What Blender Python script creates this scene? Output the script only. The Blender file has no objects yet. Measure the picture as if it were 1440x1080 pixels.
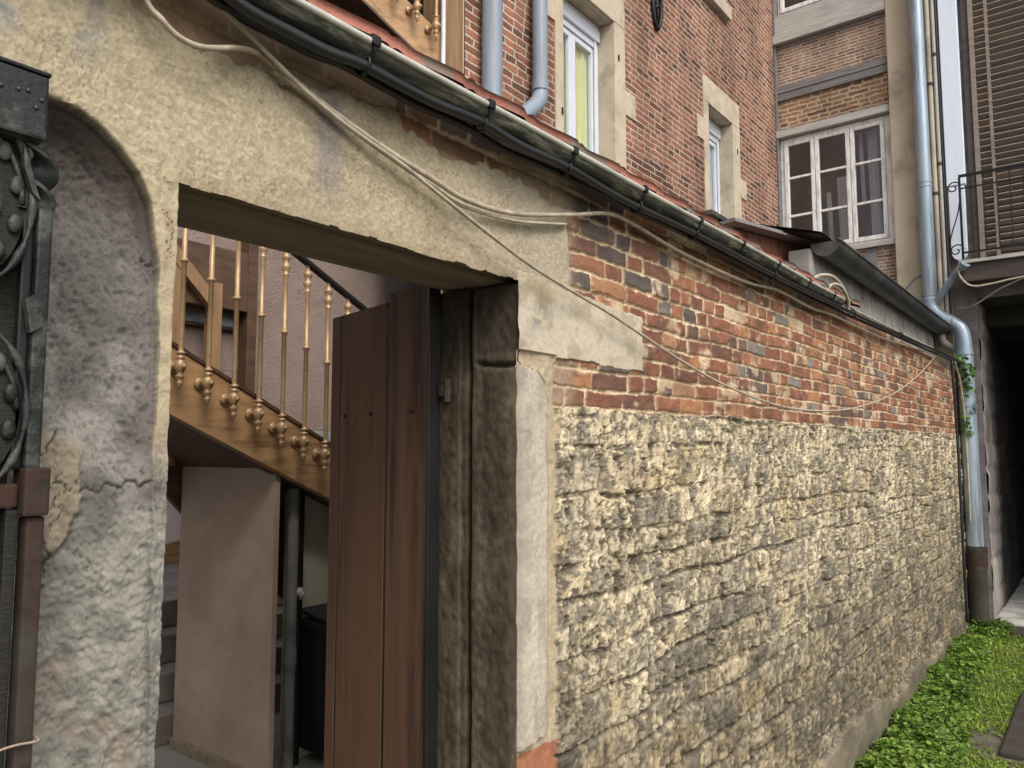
import bpy, bmesh, math, random
import numpy as np
from mathutils import Vector, Matrix, Euler
random.seed(7); rng = np.random.default_rng(11)
R = math.radians
C = bpy.context.scene.collection

# ------------------------------------------------------------------ materials
def new_mat(name):
    m = bpy.data.materials.new(name); m.use_nodes = True
    nt = m.node_tree; b = nt.nodes['Principled BSDF']
    return m, nt, b
def N(nt, t, **kw):
    n = nt.nodes.new(t)
    for k, v in kw.items():
        if k.startswith('i_'): n.inputs[k[2:].replace('_', ' ')].default_value = v
        else: setattr(n, k, v)
    return n
def ramp(nt, stops):
    r = nt.nodes.new('ShaderNodeValToRGB'); e = r.color_ramp.elements
    while len(e) < len(stops): e.new(0.5)
    for el, (p, c) in zip(e, stops): el.position = p; el.color = (*c, 1)
    return r
def coords(nt, scale=(1,1,1)):
    tc = nt.nodes.new('ShaderNodeTexCoord'); mp = nt.nodes.new('ShaderNodeMapping')
    mp.inputs['Scale'].default_value = scale
    nt.links.new(tc.outputs['Object'], mp.inputs['Vector']); return mp.outputs['Vector']
def mat(name, col, rough=.8, metal=0., col2=None, nscale=6., stretch=(1,1,1), amount=.5, bscale=60., bump=.15, bdist=.004, stain=None, stain_scale=2.5, spec=.4):
    """plain worn surface: two tones mixed by noise, optional stains, fine bump"""
    m, nt, b = new_mat(name); L = nt.links.new
    v = coords(nt, stretch)
    c2 = col2 or tuple(x*.62 for x in col)
    n1 = N(nt, 'ShaderNodeTexNoise', i_Scale=nscale, i_Detail=8., i_Roughness=.65); L(v, n1.inputs['Vector'])
    r1 = ramp(nt, [(.5-.3*amount-.05, c2), (.5+.3*amount+.05, col)]); L(n1.outputs['Fac'], r1.inputs['Fac'])
    out = r1.outputs['Color']
    if stain:
        n2 = N(nt, 'ShaderNodeTexNoise', i_Scale=stain_scale, i_Detail=6., i_Roughness=.7); L(v, n2.inputs['Vector'])
        r2 = ramp(nt, [(.49, (0,0,0)), (.66, (1,1,1))]); L(n2.outputs['Fac'], r2.inputs['Fac'])
        mx = N(nt, 'ShaderNodeMix', data_type='RGBA'); L(r2.outputs['Color'], mx.inputs['Factor']); L(out, mx.inputs['A'])
        mx.inputs['B'].default_value = (*stain, 1); out = mx.outputs['Result']
    L(out, b.inputs['Base Color'])
    b.inputs['Roughness'].default_value = rough; b.inputs['Metallic'].default_value = metal
    b.inputs['Specular IOR Level'].default_value = spec
    n3 = N(nt, 'ShaderNodeTexNoise', i_Scale=bscale, i_Detail=6., i_Roughness=.7); L(v, n3.inputs['Vector'])
    bp = N(nt, 'ShaderNodeBump', i_Strength=bump, i_Distance=bdist); L(n3.outputs['Fac'], bp.inputs['Height']); L(bp.outputs['Normal'], b.inputs['Normal'])
    return m
def attr_mat(name, rough=.9, bscale=220., bump=.35, bdist=.004, vary=.25, translucent=0., spec=.2, vscale=None):
    """colour comes from the mesh's own colour attribute, broken up by noise"""
    m, nt, b = new_mat(name); L = nt.links.new
    a = N(nt, 'ShaderNodeAttribute', attribute_name='Col')
    v = coords(nt)
    n1 = N(nt, 'ShaderNodeTexNoise', i_Scale=vscale or bscale*.45, i_Detail=8., i_Roughness=.75); L(v, n1.inputs['Vector'])
    mr = N(nt, 'ShaderNodeMapRange'); mr.inputs['From Min'].default_value = .3; mr.inputs['From Max'].default_value = .7
    mr.inputs['To Min'].default_value = 1-vary; mr.inputs['To Max'].default_value = 1+vary; L(n1.outputs['Fac'], mr.inputs['Value'])
    mx = N(nt, 'ShaderNodeVectorMath', operation='SCALE'); L(a.outputs['Color'], mx.inputs[0]); L(mr.outputs['Result'], mx.inputs['Scale'])
    L(mx.outputs['Vector'], b.inputs['Base Color']); b.inputs['Roughness'].default_value = rough
    b.inputs['Specular IOR Level'].default_value = spec
    n3 = N(nt, 'ShaderNodeTexNoise', i_Scale=bscale, i_Detail=8., i_Roughness=.75); L(v, n3.inputs['Vector'])
    bp = N(nt, 'ShaderNodeBump', i_Strength=bump, i_Distance=bdist); L(n3.outputs['Fac'], bp.inputs['Height']); L(bp.outputs['Normal'], b.inputs['Normal'])
    if translucent:
        t = N(nt, 'ShaderNodeBsdfTranslucent'); L(mx.outputs['Vector'], t.inputs['Color'])
        ms = N(nt, 'ShaderNodeMixShader', i_Fac=translucent); L(b.outputs[0], ms.inputs[1]); L(t.outputs[0], ms.inputs[2])
        L(ms.outputs[0], nt.nodes['Material Output'].inputs['Surface'])
    return m
def brick_mat(name, axis, w, h, joint, stops, mortar, bump=.6, dirt=.48, wob=.012):
    """running-bond brick: each brick draws its own tone; joints of mortar. axis: 0 for a wall along x, 1 along y"""
    m, nt, b = new_mat(name); L = nt.links.new
    tc = nt.nodes.new('ShaderNodeTexCoord')
    nz = N(nt, 'ShaderNodeTexNoise', i_Scale=9., i_Detail=3.); L(tc.outputs['Object'], nz.inputs['Vector'])
    s1 = N(nt, 'ShaderNodeVectorMath', operation='SUBTRACT'); L(nz.outputs['Color'], s1.inputs[0]); s1.inputs[1].default_value = (.5,.5,.5)
    s2 = N(nt, 'ShaderNodeVectorMath', operation='SCALE'); L(s1.outputs[0], s2.inputs[0]); s2.inputs['Scale'].default_value = wob*2
    ad = N(nt, 'ShaderNodeVectorMath', operation='ADD'); L(tc.outputs['Object'], ad.inputs[0]); L(s2.outputs[0], ad.inputs[1])
    sp = N(nt, 'ShaderNodeSeparateXYZ'); L(ad.outputs[0], sp.inputs[0])
    def M(op, a, c=None):
        n = N(nt, 'ShaderNodeMath', operation=op)
        for i, q in enumerate((a, c)):
            if q is None: continue
            if isinstance(q, (int, float)): n.inputs[i].default_value = q
            else: L(q, n.inputs[i])
        return n.outputs[0]
    u = sp.outputs[axis]; z = sp.outputs[2]
    zr = M('DIVIDE', z, h); row = M('FLOOR', zr); fz = M('FRACT', zr)
    wn0 = N(nt, 'ShaderNodeTexWhiteNoise', noise_dimensions='1D'); L(row, wn0.inputs['W'])
    ur = M('ADD', M('DIVIDE', u, w), M('ADD', M('MULTIPLY', row, .5), M('MULTIPLY', wn0.outputs['Value'], .35)))
    # every third unit is cut into two headers
    col = M('FLOOR', ur); fu = M('FRACT', ur)
    cmb0 = N(nt, 'ShaderNodeCombineXYZ'); L(col, cmb0.inputs[0]); L(row, cmb0.inputs[1])
    wn1 = N(nt, 'ShaderNodeTexWhiteNoise', noise_dimensions='3D'); L(cmb0.outputs[0], wn1.inputs['Vector'])
    split = M('LESS_THAN', wn1.outputs['Value'], .42)
    half = M('MULTIPLY', split, M('GREATER_THAN', fu, .5))
    fu2 = M('FRACT', M('MULTIPLY', fu, M('ADD', split, 1.)))
    ww = M('DIVIDE', w, M('ADD', split, 1.))
    cmb = N(nt, 'ShaderNodeCombineXYZ'); L(M('ADD', col, M('MULTIPLY', half, .5)), cmb.inputs[0]); L(row, cmb.inputs[1]); cmb.inputs[2].default_value = 3.3
    wn = N(nt, 'ShaderNodeTexWhiteNoise', noise_dimensions='3D'); L(cmb.outputs[0], wn.inputs['Vector'])
    rp = ramp(nt, stops); rp.color_ramp.interpolation = 'LINEAR'; L(wn.outputs['Value'], rp.inputs['Fac'])
    du = M('MULTIPLY', M('MINIMUM', fu2, M('SUBTRACT', 1., fu2)), ww)
    dz = M('MULTIPLY', M('MINIMUM', fz, M('SUBTRACT', 1., fz)), h)
    d = M('MINIMUM', du, dz)
    mk = N(nt, 'ShaderNodeMapRange', interpolation_type='SMOOTHSTEP'); L(d, mk.inputs['Value'])
    mk.inputs['From Min'].default_value = joint*.5-.001; mk.inputs['From Max'].default_value = joint*.5+.004
    n2 = N(nt, 'ShaderNodeTexNoise', i_Scale=1.6, i_Detail=7., i_Roughness=.65); L(coords(nt, (1.3,1.3,.4)), n2.inputs['Vector'])
    n4 = N(nt, 'ShaderNodeTexNoise', i_Scale=45., i_Detail=5., i_Roughness=.7); L(tc.outputs['Object'], n4.inputs['Vector'])
    dm = N(nt, 'ShaderNodeMapRange'); L(n2.outputs['Fac'], dm.inputs['Value']); dm.inputs['From Min'].default_value = .35; dm.inputs['From Max'].default_value = .65
    dm.inputs['To Min'].default_value = 1-dirt; dm.inputs['To Max'].default_value = 1.1
    dm2 = N(nt, 'ShaderNodeMapRange'); L(n4.outputs['Fac'], dm2.inputs['Value']); dm2.inputs['From Min'].default_value = .3; dm2.inputs['From Max'].default_value = .7
    dm2.inputs['To Min'].default_value = .7; dm2.inputs['To Max'].default_value = 1.25
    mx = N(nt, 'ShaderNodeMix', data_type='RGBA'); L(mk.outputs['Result'], mx.inputs['Factor']); mx.inputs['A'].default_value = (*mortar, 1); L(rp.outputs['Color'], mx.inputs['B'])
    sc = N(nt, 'ShaderNodeVectorMath', operation='SCALE'); L(mx.outputs['Result'], sc.inputs[0]); L(M('MULTIPLY', dm.outputs[0], dm2.outputs[0]), sc.inputs['Scale'])
    L(sc.outputs[0], b.inputs['Base Color']); b.inputs['Roughness'].default_value = .9; b.inputs['Specular IOR Level'].default_value = .2
    hh = M('ADD', mk.outputs['Result'], M('MULTIPLY', n4.outputs['Fac'], .5))
    bp = N(nt, 'ShaderNodeBump', i_Strength=bump, i_Distance=.008); L(hh, bp.inputs['Height']); L(bp.outputs['Normal'], b.inputs['Normal'])
    return m
def glass_mat(name, refl=.18, tint=(.75,.8,.85), gr=.03):
    m, nt, b = new_mat(name); L = nt.links.new; nt.nodes.remove(b)
    t = N(nt, 'ShaderNodeBsdfTransparent'); t.inputs['Color'].default_value = (*tint, 1)
    g = N(nt, 'ShaderNodeBsdfGlossy', i_Roughness=gr); g.inputs['Color'].default_value = (.9,.93,1,1)
    n = N(nt, 'ShaderNodeTexNoise', i_Scale=3.); L(coords(nt), n.inputs['Vector'])
    bp = N(nt, 'ShaderNodeBump', i_Strength=.08, i_Distance=.02); L(n.outputs['Fac'], bp.inputs['Height']); L(bp.outputs['Normal'], g.inputs['Normal'])
    fr = N(nt, 'ShaderNodeLayerWeight', i_Blend=.5); pw = N(nt, 'ShaderNodeMath', operation='POWER'); L(fr.outputs['Facing'], pw.inputs[0]); pw.inputs[1].default_value = 4.
    ad = N(nt, 'ShaderNodeMath', operation='ADD', use_clamp=True); L(pw.outputs[0], ad.inputs[0]); ad.inputs[1].default_value = refl
    ms = N(nt, 'ShaderNodeMixShader'); L(ad.outputs[0], ms.inputs[0]); L(t.outputs[0], ms.inputs[1]); L(g.outputs[0], ms.inputs[2])
    L(ms.outputs[0], nt.nodes['Material Output'].inputs['Surface']); return m

MASON = attr_mat('old_masonry', .92, 260., .45, .003, .22)
PLAST = attr_mat('old_render', .93, 240., .9, .0022, .14, vscale=120.)
LEAF = attr_mat('leaf', .5, 60., .1, .002, .2, translucent=.3, spec=.5)
M_ = dict(
 ground=mat('damp_earth', (.17,.15,.11), .95, col2=(.07,.065,.045), nscale=5, bscale=40, bump=.6, bdist=.02),
 floor=mat('courtyard_paving', (.30,.28,.25), .85, col2=(.16,.15,.13), nscale=3, bscale=50, bump=.2),
 pale=mat('passage_concrete', (.62,.61,.58), .9, col2=(.44,.43,.40), nscale=2.5, bscale=30, bump=.3, stain=(.12,.11,.1)),
 slab=mat('dark_slab', (.075,.06,.05), .75, col2=(.035,.03,.026), nscale=9, bscale=70, bump=.35, bdist=.006),
 lintel=mat('timber_lintel', (.34,.27,.19), .85, col2=(.18,.14,.10), nscale=9, stretch=(.35,3,3), bscale=40, bump=.4),
 gatewood=mat('gate_boards', (.175,.088,.044), .8, col2=(.085,.043,.022), nscale=4, stretch=(5,5,.35), amount=1.1, bscale=30, bump=.4, stain=(.02,.012,.01), stain_scale=1.6),
 iron=mat('painted_iron', (.020,.024,.022), .5, metal=.1, col2=(.007,.009,.008), nscale=14, bscale=60, bump=.5, stain=(.10,.115,.10), stain_scale=12),
 rust=mat('rusty_iron', (.060,.026,.017), .8, metal=.0, col2=(.016,.011,.009), nscale=22, bscale=70, bump=.4, stain=(.05,.05,.04)),
 sheet=mat('iron_sheet', (.028,.025,.019), .6, metal=.2, col2=(.016,.017,.013), nscale=7, stretch=(1,1,5), bscale=40, bump=.5, bdist=.01),
 stair=mat('oak_stringer', (.55,.34,.17), .5, col2=(.33,.19,.09), nscale=4, stretch=(1.2,6,6), amount=.8, bscale=40, bump=.2, stain=(.22,.115,.05), stain_scale=3, spec=.4),
 stairdark=mat('oak_dark', (.12,.065,.035), .6, col2=(.05,.028,.017), nscale=4, stretch=(1.5,6,6), bscale=40, bump=.25),
 post=mat('oak_post', (.34,.21,.105), .7, col2=(.18,.10,.05), nscale=4, stretch=(7,7,.6), bscale=30, bump=.4),
 brass=mat('bronze_paint', (.56,.385,.215), .42, metal=.3, col2=(.36,.23,.12), nscale=25, bscale=80, bump=.1),
 blackmetal=mat('black_metal', (.02,.02,.02), .45, metal=.3, bscale=60, bump=.1),
 pink=mat('pink_roughcast', (.38,.29,.255), .95, col2=(.25,.185,.16), nscale=5, amount=.9, bscale=90, bump=1., bdist=.012),
 pinklow=mat('worn_pink_roughcast', (.54,.40,.315), .95, col2=(.35,.25,.19), nscale=2.6, bscale=130, bump=1., bdist=.006, stain=(.36,.30,.23), stain_scale=1.8),
 pinklight=mat('pale_pink_plaster', (.88,.79,.75), .9, col2=(.80,.70,.67), nscale=2, bscale=60, bump=.3),
 greenwall=mat('mossy_plaster', (.62,.59,.46), .95, col2=(.36,.345,.25), nscale=5, stretch=(2,2,.6), amount=.8, bscale=70, bump=.5),
 stonestep=mat('worn_stone_step', (.26,.23,.2), .85, col2=(.14,.12,.105), nscale=5, bscale=50, bump=.3),
 bin=mat('dark_plastic', (.02,.02,.028), .42, col2=(.012,.012,.017), bscale=60, bump=.1),
 cream=mat('limestone_surround', (.60,.52,.40), .85, col2=(.46,.39,.29), nscale=4, bscale=70, bump=.3, stain=(.36,.31,.24), stain_scale=5),
 bluewhite=mat('blue_white_paint', (.80,.87,.98), .55, col2=(.72,.79,.92), nscale=3, stretch=(4,4,.5), bscale=50, bump=.08),
 upvc=mat('white_plastic', (.70,.74,.82), .35, col2=(.62,.66,.74), nscale=3, bscale=50, bump=.03),
 whitepaint=mat('flaking_white_paint', (.88,.88,.87), .6, col2=(.78,.775,.76), nscale=12, stretch=(3,3,.8), bscale=60, bump=.3, stain=(.50,.48,.44), stain_scale=7),
 zinc=mat('grey_pvc_pipe', (.30,.36,.44), .42, metal=.0, col2=(.23,.28,.345), nscale=4, stretch=(4,4,.4), bscale=40, bump=.05, stain=(.2,.22,.24), stain_scale=4),
 bluezinc=mat('galvanised_pipe', (.38,.47,.56), .4, metal=.35, col2=(.28,.35,.42), nscale=5, stretch=(4,4,.35), bscale=40, bump=.08, stain=(.18,.20,.20), stain_scale=3.5),
 gutter=mat('weathered_gutter', (.06,.06,.045), .88, metal=.0, col2=(.018,.02,.014), nscale=9, stretch=(.6,3,3), amount=.8, bscale=50, bump=.35, stain=(.22,.215,.16), stain_scale=14),
 lip=mat('zinc_glint_pale', (.72,.71,.64), .42, metal=.25, col2=(.45,.44,.38), nscale=10, bscale=60, bump=.15),  # pale colour carries the sky's glint along the gutter edge
 tile=mat('terracotta_tile', (.33,.125,.08), .8, col2=(.19,.075,.05), nscale=5, bscale=80, bump=.4, stain=(.16,.14,.11), stain_scale=5),
 cable=mat('black_rubber', (.018,.020,.023), .42, col2=(.008,.009,.011), bscale=60, bump=.05, spec=.6),
 wire=mat('aged_white_cable', (.56,.49,.38), .65, col2=(.27,.22,.165), nscale=28, bscale=60, bump=.1),
 concrete=mat('grey_concrete', (.34,.33,.30), .95, col2=(.2,.195,.18), nscale=5, bscale=60, bump=.6, stain=(.13,.13,.11), stain_scale=4),
 darkzinc=mat('dark_zinc', (.075,.08,.085), .5, metal=.35, col2=(.04,.042,.045), nscale=6, bscale=40, bump=.15, stain=(.13,.12,.10)),
 hutch=mat('red_brown_boards', (.115,.042,.022), .75, col2=(.05,.02,.013), nscale=5, stretch=(8,8,.8), bscale=30, bump=.4),
 render=mat('ochre_render', (.55,.475,.36), .95, col2=(.44,.38,.285), nscale=2.2, bscale=80, bump=.4, stain=(.27,.24,.185), stain_scale=1.5),
 beam=mat('grey_weathered_beam', (.26,.25,.245), .85, col2=(.14,.135,.14), nscale=5, stretch=(6,.6,6), bscale=30, bump=.5),
 palebeam=mat('pale_weathered_board', (.54,.525,.49), .85, col2=(.34,.33,.31), nscale=6, stretch=(6,.7,6), bscale=30, bump=.5),
 room=mat('dim_room', (.035,.033,.032), .95, bscale=10, bump=.1),  # near-black colour stands in for unlit interiors
 curtain=mat('yellow_curtain', (.90,.90,.50), .9, col2=(.75,.75,.38), nscale=3, stretch=(12,12,.4), bscale=20, bump=.3),
 net=mat('net_curtain', (.72,.72,.72), .9, col2=(.35,.34,.33), nscale=3, stretch=(1,9,.7), amount=.9, bscale=20, bump=.3),
 louvre=mat('weathered_louvre', (.33,.27,.225), .8, col2=(.19,.15,.125), nscale=4, stretch=(5,.5,7), bscale=30, bump=.4, stain=(.27,.24,.21), stain_scale=3),
 balcony=mat('dark_beam', (.09,.07,.06), .8, col2=(.045,.036,.032), nscale=4, stretch=(5,.6,5), bscale=30, bump=.5),
 tunnel=mat('shade_dark_stone', (.05,.046,.045), .95, col2=(.022,.02,.02), nscale=4, bscale=30, bump=.6),  # passage shade put into a near-black stone colour
 jamb=mat('violet_stone_jamb', (.27,.24,.235), .95, col2=(.13,.11,.112), nscale=6, bscale=30, bump=.8, bdist=.015),
 castiron=mat('mossy_cast_iron', (.07,.06,.042), .8, col2=(.035,.03,.022), nscale=9, bscale=60, bump=.4),
 blueglass=mat('pale_sky_pane', (.42,.48,.52), .2, col2=(.34,.4,.44), nscale=2, bscale=5, bump=.02),
 glass=glass_mat('window_glass', .10, (.93,.95,.95)), glassdark=glass_mat('old_window_glass', .09, (.9,.9,.9), .22),
 brickB=brick_mat('red_house_brick', 0, .215, .0515, .0095, [(0,(.12,.066,.052)),(.14,(.18,.085,.06)),(.30,(.275,.12,.078)),(.62,(.34,.15,.098)),(.86,(.39,.185,.115)),(1,(.26,.11,.075))], (.53,.44,.36)),
 brickF=brick_mat('pale_thin_brick', 1, .20, .0375, .012, [(0,(.22,.125,.09)),(.35,(.34,.20,.14)),(.7,(.43,.275,.195)),(1,(.36,.26,.20))], (.58,.49,.40), wob=.010),
 brickO=brick_mat('orange_thin_brick', 1, .22, .054, .016, [(0,(.20,.10,.065)),(.4,(.35,.18,.10)),(.75,(.42,.24,.125)),(1,(.32,.22,.145))], (.60,.50,.37), wob=.02),
)

# ------------------------------------------------------------------ mesh helpers
class MB:
    def __init__(s): s.v = []; s.f = []
    def add(s, vs, fs):
        o = len(s.v); s.v += [tuple(p) for p in vs]; s.f += [tuple(i+o for i in f) for f in fs]; return s
    def box(s, x0, x1, y0, y1, z0, z1, bev=0., M=None):
        x0, x1 = sorted((x0, x1)); y0, y1 = sorted((y0, y1)); z0, z1 = sorted((z0, z1))
        bm = bmesh.new(); bmesh.ops.create_cube(bm, size=1)
        for q in bm.verts: q.co = Vector(((x0+x1)/2+q.co.x*(x1-x0), (y0+y1)/2+q.co.y*(y1-y0), (z0+z1)/2+q.co.z*(z1-z0)))
        if bev: bmesh.ops.bevel(bm, geom=list(bm.edges), offset=min(bev, .45*min(x1-x0, y1-y0, z1-z0)), segments=2, affect='EDGES', profile=.6)
        bm.verts.index_update()
        s.add([(M @ q.co) if M else q.co for q in bm.verts], [[q.index for q in f.verts] for f in bm.faces]); bm.free(); return s
    def tube(s, pts, r, n=10, cap=True):
        pts = [Vector(p) for p in pts]; rs = r if isinstance(r, (list, tuple)) else [r]*len(pts)
        ref = None; rings = []
        for i, p in enumerate(pts):
            t = (pts[min(i+1, len(pts)-1)]-pts[max(i-1, 0)]).normalized()
            if ref is None: ref = t.orthogonal().normalized()
            ref = (ref-t*ref.dot(t)).normalized(); bn = t.cross(ref)
            rings.append([p+(ref*math.cos(2*math.pi*k/n)+bn*math.sin(2*math.pi*k/n))*rs[i] for k in range(n)])
        fs = [[i*n+k, i*n+(k+1) % n, (i+1)*n+(k+1) % n, (i+1)*n+k] for i in range(len(pts)-1) for k in range(n)]
        if cap: fs += [list(range(n))[::-1], [(len(pts)-1)*n+k for k in range(n)]]
        return s.add([q for ring in rings for q in ring], fs)
    def lathe(s, prof, c=(0,0,0), n=12):
        vs = [(c[0]+r*math.cos(2*math.pi*k/n), c[1]+r*math.sin(2*math.pi*k/n), c[2]+z) for r, z in prof for k in range(n)]
        fs = [[i*n+k, i*n+(k+1) % n, (i+1)*n+(k+1) % n, (i+1)*n+k] for i in range(len(prof)-1) for k in range(n)]
        fs += [list(range(n))[::-1], [(len(prof)-1)*n+k for k in range(n)]]
        return s.add(vs, fs)
    def ball(s, c, r, sq=(1,1,1), n=10):
        pr = [(max(1e-4, r*math.sin(math.pi*i/8)), -r*math.cos(math.pi*i/8)) for i in range(9)]
        o = len(s.v); s.lathe(pr, (0,0,0), n)
        s.v[o:] = [(c[0]+x*sq[0], c[1]+y*sq[1], c[2]+z*sq[2]) for x, y, z in s.v[o:]]; return s
    def prism(s, poly, d):   # poly: 3d points, extruded by vector d
        k = len(poly); a = [Vector(p) for p in poly]; b = [p+Vector(d) for p in a]
        return s.add(a+b, [list(range(k))[::-1], list(range(k, 2*k))]+[[i, (i+1) % k, k+(i+1) % k, k+i] for i in range(k)])
    def build(s, name, m, parent=None, smooth=False, bevel=0., kind=None):
        me = bpy.data.meshes.new(name); me.from_pydata(s.v, [], s.f); me.update()
        bm = bmesh.new(); bm.from_mesh(me); bmesh.ops.recalc_face_normals(bm, faces=bm.faces); bm.to_mesh(me); bm.free()
        if smooth: me.shade_smooth(); 
        if smooth == 'auto':
            me.set_sharp_from_angle(angle=R(40))
        me.materials.append(m if not isinstance(m, str) else M_[m])
        return link(name, me, parent, kind)
def link(name, me, parent=None, kind=None):
    o = bpy.data.objects.new(name, me); C.objects.link(o)
    if parent: o.parent = parent; o.matrix_parent_inverse = world_of(parent).inverted()
    if kind: o['kind'] = kind
    return o
def world_of(o):
    m = o.matrix_basis.copy()
    if o.parent: m = world_of(o.parent) @ o.matrix_parent_inverse @ m
    return m
def tag(o, label, cat, group=None):
    o['label'] = label; o['category'] = cat; o['kind'] = 'thing'
    if group: o['group'] = group
    return o
def thing(name, label, cat, loc=(0,0,0), group=None):
    o = bpy.data.objects.new(name, None); C.objects.link(o); o.location = loc; o.empty_display_size = .1
    return tag(o, label, cat, group)
def smooth_path(p, k=6):
    p = [Vector(q) for q in p]; out = []
    for i in range(len(p)-1):
        a, b, c, d = p[max(i-1, 0)], p[i], p[i+1], p[min(i+2, len(p)-1)]
        for j in range(k):
            t = j/k; out.append(.5*((2*b)+(c-a)*t+(2*a-5*b+4*c-d)*t*t+(3*b-a-3*c+d)*t**3))
    out.append(p[-1]); return out
def np_mesh(name, V, Q, col, m, parent, smooth=True):
    used = np.unique(Q); re = np.full(len(V), -1, np.int64); re[used] = np.arange(len(used))
    V = V[used]; Q = re[Q]; col = col[used]
    me = bpy.data.meshes.new(name)
    me.vertices.add(len(V)); me.vertices.foreach_set('co', V.astype(np.float32).ravel())
    k = Q.shape[1]
    me.loops.add(Q.size); me.loops.foreach_set('vertex_index', Q.astype(np.int32).ravel())
    me.polygons.add(len(Q)); me.polygons.foreach_set('loop_start', np.arange(0, Q.size, k, dtype=np.int32))
    me.update(calc_edges=True); me.validate()
    if smooth: me.shade_smooth()
    a = me.color_attributes.new('Col', 'FLOAT_COLOR', 'POINT')
    a.data.foreach_set('color', np.concatenate([np.clip(col, 0.005, 1), np.ones((len(V), 1))], 1).astype(np.float32).ravel())
    me.materials.append(m); return link(name, me, parent)

# ------------------------------------------------------------------ numpy noise
def h2(ix, iy, seed):
    n = (ix.astype(np.int64)*374761393+iy.astype(np.int64)*668265263+seed*974711) & 0xFFFFFFFF
    n = ((n ^ (n >> 13))*1274126177) & 0xFFFFFFFF
    n = ((n ^ (n >> 16))*2246822519) & 0xFFFFFFFF
    return ((n ^ (n >> 15)) & 0xFFFFFF)/float(0xFFFFFF)
def vn(x, y, s=0):
    ix = np.floor(x); iy = np.floor(y); fx = x-ix; fy = y-iy
    fx = fx*fx*fx*(fx*(fx*6-15)+10); fy = fy*fy*fy*(fy*(fy*6-15)+10)
    a = h2(ix, iy, s); b = h2(ix+1, iy, s); c = h2(ix, iy+1, s); d = h2(ix+1, iy+1, s)
    return (a*(1-fx)+b*fx)*(1-fy)+(c*(1-fx)+d*fx)*fy
def fbm(x, y, o=5, s=0, g=.5):
    t = 0; a = 1; w = 0
    for i in range(o): t = t+a*vn(x*2**i+i*7.3, y*2**i-i*3.1, s+i); w += a; a *= g
    return t/w
def worley(x, y, s=0):
    ix = np.floor(x); iy = np.floor(y); f1 = np.full(x.shape, 9.); f2 = f1.copy(); idd = np.zeros(x.shape)
    for dx in (-1, 0, 1):
        for dy in (-1, 0, 1):
            cx = ix+dx; cy = iy+dy
            d = np.hypot(cx+h2(cx, cy, s)-x, cy+h2(cx, cy, s+1)-y)
            r = h2(cx, cy, s+2); nw = d < f1
            f2 = np.where(nw, f1, np.minimum(f2, d)); idd = np.where(nw, r, idd); f1 = np.where(nw, d, f1)
    return f1, f2, idd
def ss(a, b, x): t = np.clip((x-a)/(b-a), 0, 1); return t*t*(3-2*t)
def mixc(A, B, t): return A*(1-t[..., None])+B*t[..., None]
def pal(r, stops):
    xs = [p for p, _ in stops]; return np.stack([np.interp(r, xs, [c[i] for _, c in stops]) for i in range(3)], -1)
def courses(U, Vv, bounds, lens, seed, warp=0., wz=0., rr=.018):
    """irregular coursed units: returns edge distance, two random numbers per unit, fraction along height"""
    Uw = U+warp*(fbm(U*9, Vv*9, 3, seed+50)-.5)*2; Vw = Vv+wz*(fbm(U*4, Vv*7, 4, seed+60)-.5)*2
    ci = np.clip(np.searchsorted(bounds, Vw)-1, 0, len(bounds)-2)
    d = np.zeros(U.shape); r1 = np.zeros(U.shape); r2 = np.zeros(U.shape)
    g = np.random.default_rng(seed)
    u0, u1 = U.min()-.6, U.max()+.6
    for c in range(len(bounds)-1):
        e = [u0-g.random()*.3]
        while e[-1] < u1: e.append(e[-1]+lens(g))
        e = np.array(e); k = ci == c
        if not k.any(): continue
        uu = Uw[k]; j = np.clip(np.searchsorted(e, uu)-1, 0, len(e)-2)
        du = np.minimum(uu-e[j], e[j+1]-uu); vv = Vw[k]; dv = np.minimum(vv-bounds[c], bounds[c+1]-vv)
        # rounded corner distance
        q = np.minimum(du, dv); cx = np.maximum(rr-du, 0); cy = np.maximum(rr-dv, 0)
        q = np.where((cx > 0) & (cy > 0), rr-np.hypot(cx, cy), q)
        d[k] = q; r1[k] = h2(j, np.full(j.shape, c), seed); r2[k] = h2(j, np.full(j.shape, c), seed+9)
    return d, r1, r2

# ------------------------------------------------------------------ the courtyard wall (front face at y = 1.15)
WY = 1.15; WEND = 8.60; WTOP = 2.465
th0 = math.atan2(WY, .33); th1 = math.atan2(WY, WEND); yaw = 0.6609
us = np.arange(math.tan(yaw-th0), math.tan(yaw-th1), .00125)
xs = WY/np.tan(yaw-np.arctan(us))
xs = np.unique(np.round(np.concatenate([np.arange(-1.4, .33, .02), xs, [.612, 1.503, WEND]]), 4))
zs = np.unique(np.round(np.concatenate([np.arange(0, .9, .006), np.arange(.9, WTOP, .003), [2.096, WTOP]]), 4))
X, Z = np.meshgrid(xs, zs)
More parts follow.
